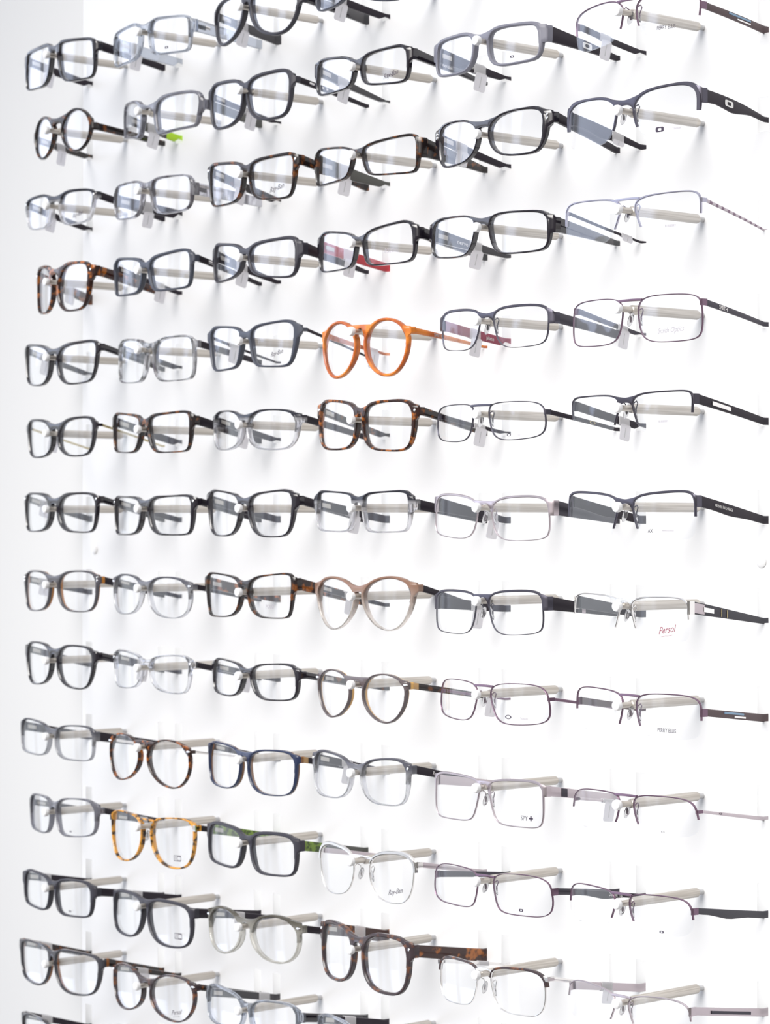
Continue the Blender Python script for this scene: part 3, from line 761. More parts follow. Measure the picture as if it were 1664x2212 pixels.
# ------------------------------------------------------------------ what each pair looks like
# (column, row): front, temples, kind (F full rim, W wire rim, H half rim, B browline metal, C browline), look, extras
ST = {
(0, 0): ('black', 'soft_black', 'F', 'dark slate rectangular glasses with black temples', dict(tag=48)),
(0, 1): ('dark_tortoise', 'dark_tortoise', 'F', 'round dark tortoiseshell glasses', dict(tag=40)),
(0, 2): ('black_over_clear', 'soft_black', 'F', 'black browed glasses with clear lower rims', dict(tag=47, rivet='dot')),
(0, 3): ('tortoise', 'red_tortoise', 'F', 'chunky brown tortoiseshell glasses', dict(tag=28, drop=9, rivet='dot', tip_h=9.5)),
(0, 4): ('black', 'black', 'F', 'glossy black square glasses', dict(tag=50)),
(0, 5): ('black', 'gold', 'F', 'black cat-eye glasses with thin wire temples', dict(tag=43, thin=1.3)),
(0, 6): ('black', 'black', 'F', 'glossy black glasses with silver corner dots', dict(tag=52, rivet='dot', drop=10, tip_h=6)),
(0, 7): ('grey_on_amber', 'soft_black', 'F', 'grey and amber square glasses with black temples', dict(tag=52, rivet='pair', drop=10)),
(0, 8): ('black', 'black', 'F', 'thick black rounded square glasses', dict()),
(0, 9): ('grey_fade', 'soft_black', 'F', 'grey and clear rectangular glasses with wide black temples', dict()),
(0, 10): ('smoke', 'soft_black', 'F', 'smoky grey rectangular glasses with black temples', dict()),
(0, 11): ('slate', 'soft_black', 'F', 'matte slate rectangular glasses', dict(tag=49, drop=0)),
(0, 12): ('slate_on_brown', 'dark_tortoise', 'F', 'dark rectangular glasses with brown inner rims', dict(tag=44, drop=0)),
(0, 13): ('black', 'soft_black', 'F', 'black glasses cut off by the bottom edge', dict(tag=45, drop=0)),
(1, 0): ('grey_crystal', 'grey_crystal', 'F', 'blue grey see-through glasses', dict(tag=49, plate=[(.16, 5, 3, 0, 'silver')])),
(1, 1): ('smoke', 'olive_grey', 'F', 'smoky grey glasses with a lime green temple tip', dict(tag=32, tipmat='lime', tip_h=7)),
(1, 2): ('smoke_streaked', 'smoke_streaked', 'F', 'streaky grey see-through glasses', dict(tag=36, far='soft_black')),
(1, 3): ('slate_blue', 'soft_black', 'F', 'slate square glasses with silver inlaid temples', dict(tag=22, plate=[(.2, 7, 2.4, 0, 'silver')], tip_h=3.4)),
(1, 4): ('streaked_crystal', 'soft_black', 'F', 'clear square glasses with dark streaks', dict(tag=30, drop=0)),
(1, 5): ('dark_tortoise', 'soft_black', 'F', 'very dark tortoiseshell rectangular glasses', dict()),
(1, 6): ('black', 'soft_black', 'F', 'black square glasses with a silver corner dot', dict(rivet='dot')),
(1, 7): ('grey_over_clear', 'soft_black', 'F', 'grey to clear rounded glasses', dict(rivet='bar')),
(1, 8): ('crystal', 'soft_black', 'F', 'clear glasses with black temples', dict(rivet='dot', tag=42)),
(1, 9): ('tortoise', 'silver', 'F', 'round tortoiseshell glasses with thin silver temples', dict(thin=1.4, rivet='bar')),
(1, 10): ('yellow_tortoise', 'soft_black', 'F', 'yellow tortoiseshell glasses with silver bridge and corners', dict(tag=40, drop=0, metal_bridge=1, pads=1, corner='bright_silver')),
(1, 11): ('slate', 'soft_black', 'F', 'large matte slate square glasses', dict(tag=47, drop=0)),
(1, 12): ('brown_slate', 'dark_tortoise', 'F', 'brown rounded glasses with script on the lens', dict(tag=40, rivet='bar')),
(2, 0): ('slate', 'black', 'F', 'matte slate rounded glasses', dict(tag=40, tip_h=9)),
(2, 1): ('slate', 'soft_black', 'F', 'matte slate square glasses with pale marks on temple', dict(tag=30, plate=[(.17, 5, 1.8, 0, 'silver'), (.27, 2, 1.8, 0, 'silver'), (.33, 2, 1.8, 0, 'silver'), (.39, 2, 1.8, 0, 'silver')], tip_h=3)),
(2, 2): ('dark_tortoise', 'dark_tortoise', 'F', 'dark tortoiseshell square glasses with silver corner dots', dict(tag=41, rivet='dot')),
(2, 3): ('slate', 'soft_black', 'F', 'matte slate rectangular glasses with broad black temples', dict(tag=39, tip_h=3.2)),
(2, 4): ('slate_blue', 'soft_black', 'F', 'slate blue flared glasses with wire temples', dict(tag=44, thin=1.5)),
(2, 5): ('black_over_clear', 'soft_black', 'F', 'black and clear rounded rectangular glasses', dict(tag=38)),
(2, 6): ('black', 'soft_black', 'F', 'glossy black square glasses with small silver temple lettering', dict(print=[(.55, 2.6, 'Ray-Ban', 'silver', .8)])),
(2, 7): ('dark_tortoise', 'tortoise', 'F', 'black and brown glasses with a red temple emblem', dict(plate=[(.72, 5.5, 4.6, 0, 'orange_red')])),
(2, 8): ('black', 'black', 'F', 'black rectangular glasses with flat black temples', dict(tag=36)),
(2, 9): ('navy_on_amber', 'soft_black', 'F', 'navy blue glasses with tan hinges', dict(plate=[(.03, 5, 4.8, 0, 'tan')])),
(2, 10): ('slate', 'olive_grey', 'F', 'slate square glasses with green camouflage temples', dict(patch='camouflage', far='camouflage')),
(2, 11): ('olive_fade', 'soft_black', 'F', 'olive to cream faded glasses', dict(tag=40, drop=5, rivet='bar')),
(2, 12): ('grey_crystal', 'black', 'F', 'grey see-through glasses near the bottom edge', dict(tag=13, drop=0)),
(3, 0): ('slate_blue', 'soft_black', 'F', 'blue grey glasses cut off by the top edge', dict(tag=47, lift=14)),
(3, 1): ('black', 'black', 'F', 'shiny black rectangular glasses with script temples', dict(tag=46, print=[(.42, 2.8, 'Ray-Ban', 'silver', .8)], tip_h=3.2)),
(3, 2): ('dark_tortoise', 'dark_tortoise', 'F', 'dark tortoiseshell rectangular glasses with very wide temples', dict(tag=42, far='olive_grey', tip_h=5)),
(3, 3): ('black', 'black', 'F', 'black rectangular glasses with a red inner temple', dict(tag=40, far='red', tip_h=7)),
(3, 4): ('honey', 'honey', 'F', 'round orange keyhole bridge glasses', dict(tag=15, thin=2.4, tip_h=2.2, print=[(.32, 2.6, 'SMITH', 'collar_grey', .9)])),
(3, 5): ('tortoise', 'dark_tortoise', 'F', 'mottled tortoiseshell square glasses with silver corner dots', dict(rivet='dot')),
(3, 6): ('black_over_clear', 'soft_black', 'F', 'black and clear rectangular glasses with script temples', dict(tag=34, print=[(.35, 3.0, 'Ray-Ban', 'silver', .8)])),
(3, 7): ('brown_fade', 'soft_black', 'F', 'brown to clear faded round glasses', dict(tag=38, tip_h=3)),
(3, 8): ('taupe_on_honey', 'dark_tortoise', 'F', 'round taupe and honey glasses with silver pins', dict(rivet='bar', plate=[(.04, 5, 4.8, 0, 'tan')])),
(3, 9): ('grey_over_clear', 'soft_black', 'F', 'clear square glasses with black brow and silver dots', dict(rivet='dot', tag=40, print=[(.3, 3.0, 'Ray-Ban', 'silver', .8)])),
(3, 10): ('silver', 'mauve_steel', 'C', 'silver browline glasses with wire lower rims', dict(brow='silver')),
(3, 11): ('brown_slate', 'red_tortoise', 'F', 'thick brown glasses with wide tortoiseshell temples', dict(tag=29, drop=0, rivet='dot', tip_h=10)),
(3, 12): ('grey_crystal', 'soft_black', 'F', 'grey glasses mostly below the bottom edge', dict(tag=38, drop=0)),
(4, 1): ('lavender_grey', 'soft_black', 'F', 'matte lavender grey glasses with tapering black temples', dict(tag=27, print=[(.52, 4.4, '@R', 'white_ink', .9)], tip_h=4, far_print=[(.50, 3.4, 'nerve', 'white_ink', 1)])),
(4, 2): ('black', 'soft_black', 'F', 'glossy black glasses with silver double diamond pins', dict(tag=46, rivet='pair', tip_h=4.6, drop=12)),
(4, 3): ('black', 'black', 'F', 'glossy black rectangular glasses with deep corners', dict(tag=29, tip_h=4, far_print=[(.38, 3.2, 'nerve', 'white_ink', 1)])),
(4, 4): ('gunmetal', 'dark_gunmetal', 'B', 'slate metal browline glasses with a burgundy inner temple', dict(tag=34, far='plum', tip_h=6.5, far_print=[(.74, 3.0, 'plate', 'white_ink', 1)])),
(4, 5): ('gunmetal', 'soft_black', 'W', 'dark wire rimmed glasses with black temples', dict(tag=28, print=[(.62, 2.6, '@E', 'gold', 1)], far='soft_black')),
(4, 6): ('mauve_steel', 'dark_gunmetal', 'B', 'pale metal browline glasses with dark temples', dict(tag=14, far='soft_black', tip_h=5)),
(4, 7): ('gunmetal', 'soft_black', 'B', 'dark metal browline glasses with a cross on the temple', dict(tag=30, print=[(.47, 5.0, '@X', 'gunmetal', 1)], plate=[(.47, 4, 8, 0, 'mauve_steel')], tip_h=5)),
(4, 8): ('wine_steel', 'wine_steel', 'W', 'brown wire rimmed glasses with thin temples', dict(tag=17, drop=15, thin=1.5)),
(4, 9): ('mauve_steel', 'mauve_steel', 'F', 'flat pinkish metal square glasses with black lens print', dict(plate=[(.2, 6, 6, 0, 'dark_gunmetal')])),
(4, 10): ('wine_steel', 'dark_gunmetal', 'W', 'purple wire rimmed rectangular glasses', dict(tip_h=4)),
(4, 11): ('silver', 'silver', 'C', 'tortoiseshell browline glasses with silver lower rims', dict(tag=24, drop=0, brow='brown_slate', thin=1.9, corner='silver', tip_h=2)),
(5, 1): ('wine_steel', 'maroon', 'H', 'wine half rim glasses with striped maroon temples', dict(tag=41, far='soft_black', plate=[(.55, 26, 1.4, 1.0, 'pale_blue'), (.62, 16, 1.0, -1.0, 'silver')], tip_h=4.5)),
(5, 2): ('gunmetal', 'soft_black', 'H', 'slate sporty half rim glasses with an oval temple icon', dict(wide=1, tag=23, drop=4, bulge=3.2, arch=1.2, print=[(.36, 4.4, '@R', 'white_ink', .9)], thin=2.6, tip_h=4)),
(5, 3): ('lilac_steel', 'plaid', 'H', 'thin lilac half rim glasses with plaid temples', dict(tag=14, drop=4, thin=1.6, far='soft_black')),
(5, 4): ('wine_steel', 'dark_gunmetal', 'W', 'thin wine wire rimmed glasses with engraved temples', dict(tag=20, drop=14, print=[(.27, 2.8, 'SMITH', 'silver', .9)], tip_h=3)),
(5, 5): ('dark_gunmetal', 'soft_black', 'H', 'slim black half rim glasses with silver temple plate', dict(wide=1, tag=18, drop=12, plate=[(.33, 20, 2.8, 0, 'silver')])),
(5, 6): ('gunmetal', 'soft_black', 'H', 'slate half rim glasses with white lettering on temple', dict(wide=1, bulge=1.2, print=[(.34, 2.1, 'ARMANI EXCHANGE', 'white_ink', .72)], tip_h=6)),
(5, 7): ('silver', 'slate', 'H', 'silver half rim glasses with red script on lens', dict(wide=1, plate=[(.06, 12, 6.8, 0, 'mauve_steel'), (.2, 10, 3.2, 0, 'bright_silver'), (.37, .6, 5.6, 0, 'gold'), (.45, .6, 5.3, 0, 'gold')])),
(5, 8): ('wine_steel', 'maroon', 'H', 'wine half rim glasses with blue striped temples', dict(plate=[(.45, 24, 1.4, 1.1, 'pale_blue'), (.55, 14, 1.3, -1.0, 'silver')], far='maroon')),
(5, 9): ('wine_steel', 'mauve_steel', 'H', 'thin half rim glasses with slim mauve temples', dict(tag=36, thin=2.2, print=[(.28, 1.4, '@E', 'ink', 1)])),
(5, 10): ('wine_steel', 'slate', 'H', 'half rim glasses with notched slate temples', dict(bulge=2.0, far='soft_black', far_print=[(.62, 2.6, 'Double Tap', 'white_ink', .8)])),
(5, 11): ('mauve_steel', 'mauve_steel', 'H', 'mauve half rim glasses with thick grey temples', dict(tag=35, drop=10, plate=[(.5, 40, 2.2, -.4, 'dark_gunmetal')], tip_h=6)),
}

DATA = """
# col row yaw roll shift wrap | 8 opening points x,z (mm) | rim top,outer,bottom,nose (mm) | hinge z top,bottom
0 0 1.17 -1.04 0.7 0.00189|11.2,8.6 31.5,9.3 51.9,6.3 54.6,-6.5 53.1,-21.3 38.3,-24.7 17.1,-21.7 8.8,-4.7|2.6,5.9,1.4,3.7|6.4,-1.6||
0 1 4.41 0.20 5.5 0.00219|17.9,11.5 31.9,14.3 43.8,8.4 48.3,-1.9 42.3,-15.6 28.5,-20.4 14.2,-13.0 9.4,0.6|1.9,4.3,1.9,3.3|1.5,-5.2||
1 0 2.94 -0.92 -2.0 0.00215|14.0,7.5 35.7,8.5 55.6,4.9 57.6,-5.6 55.9,-18.6 37.6,-20.1 16.9,-17.7 9.2,-3.8|2.0,4.6,1.8,3.1|5.1,-5.6||31.2,-15.8,2.0,@R
1 1 8.15 -2.50 3.6 0.00272|18.0,4.9 42.5,10.9 66.4,6.7 66.7,-3.5 62.1,-15.4 44.8,-17.0 23.6,-18.4 14.8,-5.7|2.4,5.0,2.0,5.0|5.1,-3.1||
0 2 0.89 -0.34 2.0 0.00172|15.6,9.2 35.5,10.8 51.4,7.8 52.9,-0.1 47.9,-13.1 32.5,-16.9 15.8,-14.8 8.9,-0.7|2.1,4.4,1.2,2.8|9.1,2.4||33.3,-9.4,3.7,Ray-Ban
1 2 1.90 -0.64 1.2 0.00193|12.6,7.4 34.2,9.5 53.6,7.0 57.0,-3.5 53.8,-16.0 36.0,-19.7 16.2,-17.2 8.6,-3.7|1.5,4.0,1.5,2.6|3.0,-7.7||
0 3 9.54 -1.58 2.2 0.00259|21.0,11.7 37.7,14.5 50.8,11.4 53.3,1.5 48.3,-19.9 29.6,-25.9 14.6,-20.7 9.7,-1.7|2.3,8.5,1.5,5.3|12.1,3.1||
1 3 2.64 -0.01 0.3 0.00197|10.5,7.2 32.7,12.0 54.4,11.4 57.7,1.9 53.8,-15.5 35.7,-17.3 16.4,-16.0 8.0,-4.5|2.2,4.7,1.5,4.1|9.6,4.0||
0 4 3.09 -0.98 -0.0 0.00201|18.5,8.2 40.2,11.7 58.0,10.7 59.6,-0.7 54.1,-18.0 37.5,-22.9 19.0,-20.4 8.5,-1.4|2.3,5.1,1.4,4.0|11.0,4.8||
1 4 2.45 -0.82 6.3 0.00197|13.8,4.9 33.1,9.1 52.7,6.5 56.1,-5.8 53.7,-23.3 35.1,-26.6 15.9,-24.4 8.1,-7.3|1.8,4.1,1.0,3.7|6.2,0.3||
0 5 1.85 0.15 2.9 0.00188|17.3,8.5 35.6,12.1 50.8,9.6 53.0,0.3 47.9,-15.6 30.8,-19.9 13.8,-15.4 7.4,-2.7|2.1,6.1,1.6,4.0|7.4,4.9||
1 5 3.33 -0.92 -1.4 0.00204|11.7,9.0 36.2,12.9 56.3,12.0 59.1,0.7 55.4,-16.4 36.6,-18.9 18.8,-17.3 8.4,-1.9|1.8,5.6,1.0,4.1|11.2,3.1||
0 6 2.30 -0.28 1.2 0.00187|17.4,9.6 36.7,13.2 54.9,10.6 58.5,0.9 52.9,-17.7 37.7,-19.6 21.1,-16.9 9.3,-1.3|1.9,5.4,1.2,5.6|11.7,5.5||
1 6 4.10 0.23 -0.3 0.00216|15.3,7.3 38.8,9.8 57.9,8.4 60.5,-1.9 56.6,-19.5 38.7,-21.5 20.3,-19.5 8.4,-4.6|1.5,6.6,1.2,4.1|8.6,2.4||
0 7 2.38 0.92 0.9 0.00194|16.2,7.8 34.9,11.5 54.5,8.4 59.4,-0.4 52.8,-19.9 37.7,-23.1 19.4,-19.7 8.8,-3.7|1.4,4.8,1.0,3.5|7.6,1.2||
1 7 2.97 -0.97 -0.7 0.00200|12.0,5.8 29.6,9.6 49.7,7.1 57.8,-2.4 51.5,-20.3 36.1,-23.4 17.5,-19.8 7.1,-4.4|1.4,5.3,0.8,2.7|5.7,1.0||
0 8 2.24 -0.57 1.4 0.00189|13.9,10.7 34.3,13.9 51.2,10.4 54.2,0.2 47.0,-19.7 36.2,-22.6 17.8,-19.3 7.5,-3.2|1.6,6.8,1.2,3.5|10.1,3.2||
1 8 2.01 -0.54 1.2 0.00189|11.8,6.8 30.6,11.2 51.8,9.7 55.8,2.6 50.7,-16.3 36.8,-19.0 16.9,-15.3 7.7,-2.9|1.2,4.7,1.0,2.2|7.9,2.7||
0 9 0.68 -0.79 -1.9 0.00157|12.3,6.3 31.8,10.9 53.4,8.8 57.1,1.3 53.7,-15.4 33.8,-18.5 15.3,-16.4 7.0,-4.6|1.2,3.5,1.0,2.4|8.1,-0.4||
1 9 1.31 -0.84 -2.1 0.00175|14.9,2.7 30.4,7.4 48.9,4.9 58.4,-4.7 52.1,-25.8 38.2,-31.0 16.9,-24.0 7.7,-8.9|1.2,3.8,1.2,2.9|1.6,-1.2||
0 10 6.25 2.18 0.8 0.00240|12.7,8.8 34.7,12.7 54.7,9.7 60.9,1.3 55.6,-15.9 37.1,-19.3 16.8,-17.9 7.2,-2.4|1.2,6.0,1.0,3.0|6.7,1.1||27.9,-16.0,1.4,@R
1 10 1.01 0.86 2.1 0.00176|15.1,5.1 34.1,9.0 53.5,7.3 60.0,-1.6 53.2,-25.5 38.0,-31.5 18.7,-25.3 8.4,-8.3|1.2,3.4,1.4,2.6|5.5,0.3||40.9,-23.7,4.9,@B
0 11 1.46 -0.44 -0.4 0.00180|11.4,5.0 31.1,9.0 49.6,6.6 54.0,-0.1 49.8,-18.6 34.5,-21.4 16.1,-20.5 6.9,-8.6|1.6,7.1,1.2,3.2|5.8,-1.6||26.4,-18.2,1.7,@R
1 11 3.04 -0.52 0.6 0.00197|13.1,4.0 35.1,6.2 53.4,2.9 58.8,-5.8 55.0,-23.8 38.4,-29.3 18.4,-25.6 6.4,-9.3|2.5,5.5,1.5,3.2|5.0,-3.3||45.0,-20.1,5.1,@B
0 12 1.65 0.24 -0.9 0.00184|11.9,10.6 34.4,13.3 60.8,9.4 63.8,1.4 57.6,-16.7 41.3,-22.4 19.7,-19.9 6.4,-4.0|1.5,6.8,1.5,2.7|12.0,4.5||
1 12 2.18 0.59 2.3 0.00195|14.8,6.4 33.1,11.8 53.6,8.8 60.2,-1.3 53.4,-19.3 39.2,-24.7 16.9,-19.6 7.3,-6.3|1.5,4.6,1.2,2.5|8.3,2.8||40.3,-17.3,4.1,Persol
0 13 1.68 0.58 0.5 0.00189|13.4,10.7 33.4,14.1 58.7,10.6 61.7,3.7 56.4,-13.6 40.1,-20.4 19.7,-18.0 7.9,-2.1|1.5,6.3,1.5,2.7|13.6,6.8||
2 12 0.24 -1.15 0.5 0.00161|11.0,4.9 26.6,10.3 53.8,8.7 57.6,2.3 54.2,-14.4 38.7,-19.1 18.6,-17.8 6.7,-8.2|1.7,4.8,1.2,2.4|6.7,-0.9||
3 12 2.96 -0.39 -3.5 0.00225|8.0,3.4 27.6,8.1 50.7,5.0 54.8,-2.1 50.8,-15.8 35.3,-19.3 15.0,-18.2 3.7,-7.9|1.7,4.7,1.3,2.4|5.4,-1.7||
2 0 4.72 -2.21 -0.1 0.00245|10.4,9.5 34.6,10.8 56.4,5.7 59.5,-3.8 50.5,-20.1 34.0,-23.4 14.2,-15.3 6.8,-0.5|2.5,4.6,2.5,4.0|4.6,-2.1||
3 0 2.39 -3.79 -7.0 0.00224|10.4,3.4 32.5,5.3 52.4,3.2 55.5,-4.6 50.7,-15.2 33.7,-16.7 16.4,-12.6 8.3,-4.1|1.3,3.6,1.3,2.1|2.0,-5.1||
2 1 1.18 -0.26 -2.4 0.00180|10.4,7.2 33.9,10.7 49.0,8.4 52.1,-3.5 46.8,-20.8 30.8,-24.4 14.3,-20.2 4.9,-6.2|2.6,6.3,2.1,3.3|6.0,0.9||
3 1 -0.05 -1.04 -2.5 0.00164|9.8,6.8 29.4,10.6 48.2,9.7 52.5,0.0 48.6,-13.3 31.3,-14.3 12.6,-11.8 5.9,-1.7|2.0,5.6,1.5,2.7|9.4,1.0||36.4,-8.2,4.0,Ray-Ban
3 2 2.78 -0.77 -2.6 0.00214|9.8,4.5 38.1,9.6 60.2,8.2 62.3,-2.3 59.8,-15.1 39.8,-16.3 16.7,-13.9 8.2,-3.1|1.6,4.7,1.3,2.0|8.5,-6.4||
2 2 0.77 -1.11 -0.9 0.00175|10.7,7.9 34.0,11.2 52.8,10.4 54.8,-0.1 51.0,-18.3 34.6,-21.3 13.9,-17.5 6.3,-3.4|2.3,6.2,1.4,2.9|11.5,3.4||37.2,-13.1,4.2,Ray-Ban
2 3 5.67 -2.01 -2.1 0.00241|12.1,7.9 35.7,12.1 57.7,11.2 60.6,0.2 57.6,-13.5 38.2,-15.8 14.7,-10.9 7.4,-1.2|2.3,7.0,1.4,3.4|10.0,0.5||
3 3 2.49 0.03 -0.0 0.00197|9.1,5.2 31.6,11.0 53.2,10.4 57.3,1.4 54.6,-14.8 36.1,-17.4 12.5,-15.1 6.5,-3.5|1.6,5.7,1.1,2.2|8.2,-0.8||33.9,-7.6,3.3,POLO
2 4 2.36 -0.27 -1.3 0.00192|9.9,7.6 35.5,13.1 54.3,10.7 57.4,3.1 49.9,-19.1 30.6,-20.7 14.8,-17.8 8.1,-1.7|1.7,8.0,1.4,3.0|8.5,5.4||38.4,-10.6,3.7,Ray-Ban
3 4 1.27 -0.76 1.5 0.00186|14.0,2.9 29.6,7.4 44.3,1.7 49.4,-8.3 43.3,-26.7 30.9,-33.0 15.3,-27.0 7.2,-10.1|2.2,5.4,2.2,3.3|2.0,-3.4||
2 5 6.62 -1.06 -3.0 0.00247|14.8,8.8 37.5,11.4 58.0,8.3 62.5,0.2 56.9,-15.9 39.7,-19.3 16.3,-16.4 5.7,-2.8|1.2,6.1,1.2,2.7|7.6,1.5||
3 5 2.22 -1.85 1.1 0.00182|11.2,9.0 31.9,13.6 51.6,11.2 56.1,-0.7 50.4,-19.3 32.9,-22.3 13.8,-18.7 6.2,-4.3|2.0,7.0,1.5,3.7|10.2,3.7||
2 6 2.29 -0.37 -3.0 0.00190|12.8,8.5 33.9,13.1 52.9,12.0 56.7,3.4 50.1,-18.6 35.8,-22.0 18.5,-19.0 8.2,-2.7|1.4,7.0,1.2,3.3|10.5,2.8||
3 6 0.44 -0.27 -1.2 0.00156|10.1,8.8 30.6,11.8 51.0,10.4 53.8,1.7 50.4,-15.3 32.2,-17.6 13.5,-16.1 6.8,-1.7|1.3,6.3,1.1,2.3|6.9,-1.3||
2 7 0.42 0.65 -2.8 0.00159|12.4,8.8 34.9,13.6 53.8,11.9 55.2,3.3 51.3,-17.5 34.6,-20.3 17.5,-17.5 6.8,-3.0|1.2,5.3,0.9,3.0|11.6,1.6||31.3,-11.4,3.3,POLO
3 7 0.85 1.17 -0.2 0.00179|12.8,8.1 33.1,13.4 50.2,9.7 55.6,2.6 47.0,-19.2 32.5,-25.4 15.6,-18.4 6.0,-0.7|2.0,6.3,0.9,3.0|8.9,3.5||
2 8 4.06 -0.14 0.5 0.00214|11.9,5.6 31.8,10.1 54.2,8.2 58.7,-0.8 55.0,-14.2 38.6,-17.4 19.5,-15.5 8.0,-3.3|1.2,5.7,1.2,3.0|6.2,0.4||
3 8 1.66 -0.40 -3.0 0.00185|15.6,4.4 31.3,8.6 46.0,5.0 52.3,-4.0 44.7,-21.9 33.1,-26.9 17.4,-21.5 9.0,-7.6|1.1,4.2,1.3,2.4|4.3,-1.1||
2 9 2.82 -0.56 -2.4 0.00204|13.6,4.5 32.1,8.6 54.3,6.5 59.5,-1.8 53.8,-21.8 39.0,-25.9 19.4,-23.6 7.1,-9.5|1.4,5.2,0.9,2.5|6.7,1.4||
3 9 0.36 -0.28 -3.4 0.00150|12.6,6.0 28.4,11.1 49.0,9.9 54.0,1.5 49.2,-18.6 34.6,-22.0 17.6,-19.0 7.7,-5.5|1.7,5.4,0.9,2.3|9.3,2.7||
2 10 0.74 -0.82 0.6 0.00158|11.7,5.2 28.4,9.3 51.0,7.6 56.4,0.1 52.1,-18.8 35.5,-21.8 17.5,-20.4 8.2,-6.9|2.6,5.9,1.4,3.6|7.8,-0.7||
3 10 0.66 0.35 4.1 0.00160|14.9,2.7 32.0,8.1 49.4,5.7 55.0,-3.6 47.9,-23.8 36.4,-28.4 19.6,-24.4 10.0,-10.0|2.6,4.7,0.3,1.2|4.3,-0.1||37.4,-19.4,3.9,Ray-Ban
2 11 1.59 1.40 -0.2 0.00203|15.7,4.5 31.2,10.0 48.5,7.4 58.7,-0.4 51.8,-20.0 37.1,-24.8 20.5,-20.0 9.0,-7.2|2.1,5.8,1.7,4.0|5.8,-0.3||
3 11 4.19 -0.90 -0.9 0.00221|15.8,9.3 28.7,13.0 48.0,10.4 53.7,-0.3 48.4,-22.9 36.9,-28.1 18.0,-24.2 8.2,-5.7|2.8,6.7,2.2,3.7|10.8,1.0||
4 1 2.23 -1.04 -4.2 0.00208|14.8,6.1 34.0,7.7 52.5,5.1 55.4,-0.9 54.0,-14.2 37.1,-17.9 17.1,-16.0 9.3,-3.1|2.4,6.9,1.7,3.0|5.6,-6.0||31.8,-13.8,1.8,@R
4 2 3.38 -0.01 -1.8 0.00214|16.7,10.4 36.9,13.8 54.5,10.6 57.7,2.5 52.9,-13.9 34.3,-17.1 16.8,-12.9 7.3,1.9|1.5,8.6,1.4,1.9|9.9,2.3||
4 3 1.17 -1.82 -2.8 0.00187|13.3,7.5 34.3,9.7 57.6,6.9 61.3,1.1 59.0,-15.0 39.4,-18.6 18.8,-16.7 8.8,-1.9|1.4,6.2,1.2,1.5|5.2,-5.9||
4 4 2.64 -0.72 2.7 0.00212|11.4,5.5 30.9,8.7 54.5,6.3 58.1,0.2 54.7,-15.8 34.8,-19.9 17.5,-17.2 8.5,-3.2|1.9,5.2,0.3,0.7|3.9,-4.2||
4 5 4.25 -0.05 -3.3 0.00229|12.8,5.9 34.5,8.0 55.5,5.6 61.0,-0.9 58.7,-13.7 36.3,-18.6 16.8,-15.5 9.8,-2.9|0.5,0.9,0.5,0.9|2.1,-1.6||30.0,-15.5,2.0,@E;39.4,-15.8,0.9,19-012
4 6 1.14 -1.28 0.8 0.00178|12.5,3.4 32.2,7.8 55.8,5.9 59.9,0.2 58.7,-17.9 39.8,-22.5 17.3,-20.4 8.4,-6.3|1.7,4.5,0.3,0.8|6.5,-4.4||
4 7 1.47 1.11 -1.6 0.00180|10.8,3.0 31.4,6.5 53.4,4.2 57.0,-1.5 55.1,-19.7 35.3,-24.0 16.2,-21.5 8.2,-8.0|1.7,4.4,0.4,0.8|3.3,-6.7||
4 8 5.10 0.48 -0.1 0.00238|12.1,5.3 29.5,8.5 54.3,6.7 61.7,-0.7 59.7,-15.5 40.8,-19.9 18.9,-17.9 8.9,-3.7|0.5,0.8,0.5,0.9|0.1,-2.4||41.5,-15.7,1.8,Titanium;26.8,-15.2,3.1,@E
4 9 -0.34 0.42 0.4 0.00139|7.7,2.5 27.3,6.3 51.4,4.8 55.1,0.3 52.9,-22.7 41.1,-25.5 15.2,-23.2 7.2,-8.5|1.7,3.3,0.7,1.4|4.7,-2.9||39.6,-19.1,3.5,SPY
4 10 0.61 0.47 2.0 0.00170|10.7,3.0 24.3,7.1 53.4,5.5 61.0,-0.5 58.9,-16.8 45.0,-20.9 14.9,-18.1 8.8,-3.4|0.6,0.9,0.6,0.9|0.4,-4.7||35.5,-17.5,1.9,@R
4 11 2.61 1.85 0.5 0.00220|10.1,2.0 28.1,6.2 51.7,3.7 57.4,-3.9 53.5,-21.0 43.6,-25.3 17.1,-22.0 9.2,-10.0|1.7,4.7,0.3,0.4|3.5,-0.1||
5 1 1.78 -1.50 3.9 0.00203|13.2,7.0 34.8,8.7 55.7,3.8 59.1,-2.4 53.3,-19.5 31.3,-20.2 16.0,-16.4 7.0,-1.6|0.7,0.9,0.2,0.9|0.3,-4.6|-6.9,-12.4|33.3,-14.3,2.6,PERRY ELLIS
5 2 1.22 0.11 -0.4 0.00181|15.2,7.7 37.9,12.3 56.8,8.8 60.6,0.8 56.8,-17.4 34.7,-20.2 19.7,-17.7 9.5,-1.9|1.7,4.1,0.2,2.3|8.9,-1.1|-1.7,-5.5|45.5,-16.4,1.7,Titanium;31.6,-16.0,3.4,@R
5 3 -1.14 -0.74 2.3 0.00110|12.3,5.7 35.0,8.7 57.5,6.6 61.0,0.0 57.8,-17.4 38.5,-20.5 21.4,-19.4 7.9,-1.2|0.9,1.5,0.2,1.5|4.0,1.2|-11.2,-12.9|37.9,-13.3,1.7,BURBERRY
5 4 0.26 -0.39 5.0 0.00162|12.2,4.9 33.8,7.7 55.9,4.3 59.8,-5.1 57.0,-20.2 36.1,-23.6 15.7,-20.6 7.9,-6.0|0.6,0.8,0.6,0.9|3.9,-0.5|-7.6,-10.9|35.5,-15.9,3.6,Smith Optics
5 5 1.10 0.65 0.5 0.00168|12.4,7.3 35.4,9.4 54.6,7.5 56.3,0.7 53.4,-15.3 37.2,-16.8 20.1,-16.7 7.7,-0.7|1.0,1.5,0.2,1.3|7.5,0.6|-5.9,-11.0|34.1,-10.3,1.5,BURBERRY
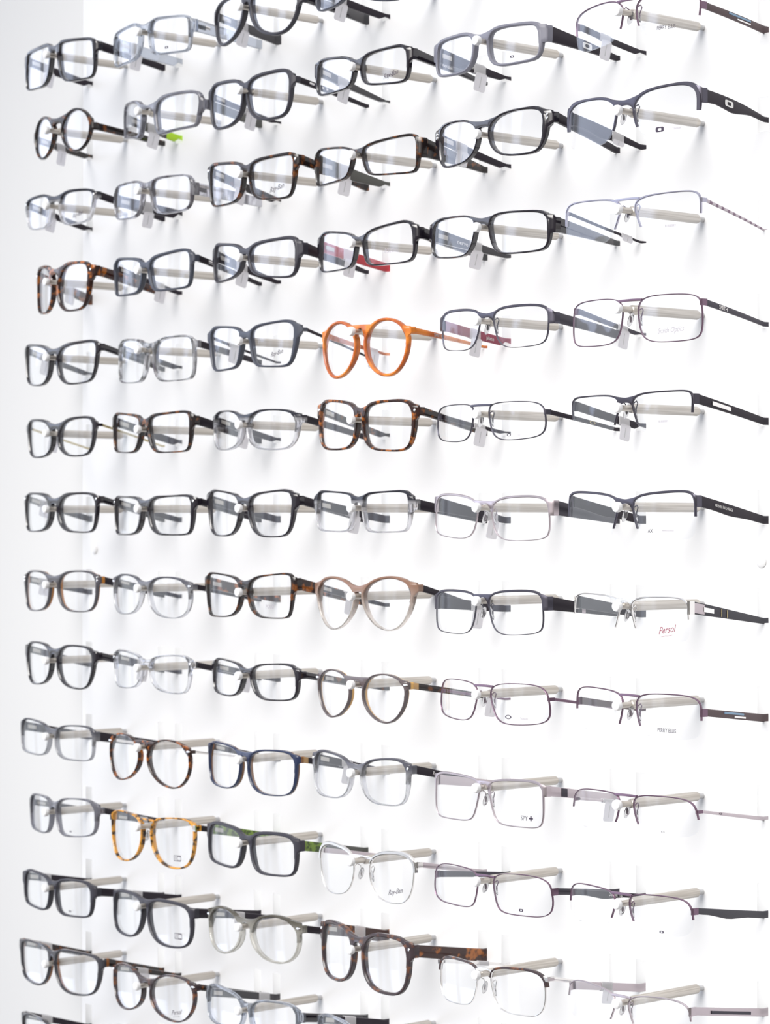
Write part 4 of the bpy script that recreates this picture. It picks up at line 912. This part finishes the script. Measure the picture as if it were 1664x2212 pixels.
5 6 0.43 -0.05 0.1 0.00156|12.0,5.5 35.4,9.3 55.6,7.9 58.4,0.7 56.7,-18.7 37.6,-22.6 19.4,-21.5 8.6,-4.4|1.7,1.9,0.2,1.5|7.9,-0.1|-5.9,-11.5|23.3,-16.1,2.6,AX;38.1,-15.9,0.9,ARMANI EXCHANGE
5 7 0.71 -0.53 0.5 0.00165|10.1,3.9 28.8,6.7 49.4,5.2 52.9,0.2 51.2,-20.1 34.4,-23.2 17.1,-21.6 6.7,-4.8|0.9,1.1,0.2,1.1|5.2,-3.8|-8.5,-12.7|36.9,-14.4,4.7,Persol
5 8 3.01 -0.47 4.3 0.00203|11.3,6.1 29.2,9.2 54.7,7.5 60.3,0.2 55.8,-17.4 40.0,-20.1 17.3,-18.3 7.9,-4.8|0.7,0.9,0.2,0.9|1.4,-3.9|-6.9,-12.4|34.2,-14.6,2.6,PERRY ELLIS
5 9 2.38 0.88 1.5 0.00200|11.9,5.2 27.6,7.1 50.1,5.6 58.9,-1.1 56.7,-15.5 41.9,-19.1 18.4,-17.4 8.2,-4.5|0.7,0.9,0.2,0.9|-0.2,-2.4|-9.7,-12.7|33.1,-16.3,1.3,@E
5 10 2.77 0.63 -2.6 0.00211|11.4,5.1 27.2,7.6 50.8,6.4 58.9,-0.1 55.5,-14.7 41.7,-18.2 17.0,-15.3 8.4,-4.2|0.8,1.0,0.2,1.0|2.0,-2.5|-7.1,-12.1|36.0,-16.0,1.7,@R
5 11 1.01 -0.44 -2.8 0.00197|10.1,2.7 26.7,6.7 49.1,5.7 56.4,0.8 54.1,-15.6 40.4,-20.6 18.2,-19.2 7.3,-4.6|0.8,1.2,0.2,1.0|4.0,-1.8|-6.2,-11.9|
"""
for line in DATA.strip().splitlines():
    if line.startswith('#'): continue
    a, b, c, d, e, f = line.split('|')
    a = a.split(); i, k = int(a[0]), int(a[1]); pose = [float(v) for v in a[2:]]
    pts = [tuple(float(v) for v in w.split(',')) for w in b.split()]
    t4 = [float(v) for v in c.split(',')]; hz = [float(v) for v in d.split(',')]
    tipz = [float(v) for v in e.split(',')] if e else None
    tx = []
    for w in f.split(';'):
        if w:
            x, z, h, s_ = w.split(',', 3); tx.append((float(x), float(z), float(h), s_))
    s = ST[(i, k)]
    st = dict(front=s[0], temple=s[1], style=s[2], look=s[3]); st.update(s[4])
    build_peg(i, k)
    build_glasses(i, k, pose, pts, t4, hz, tipz, tx, st)
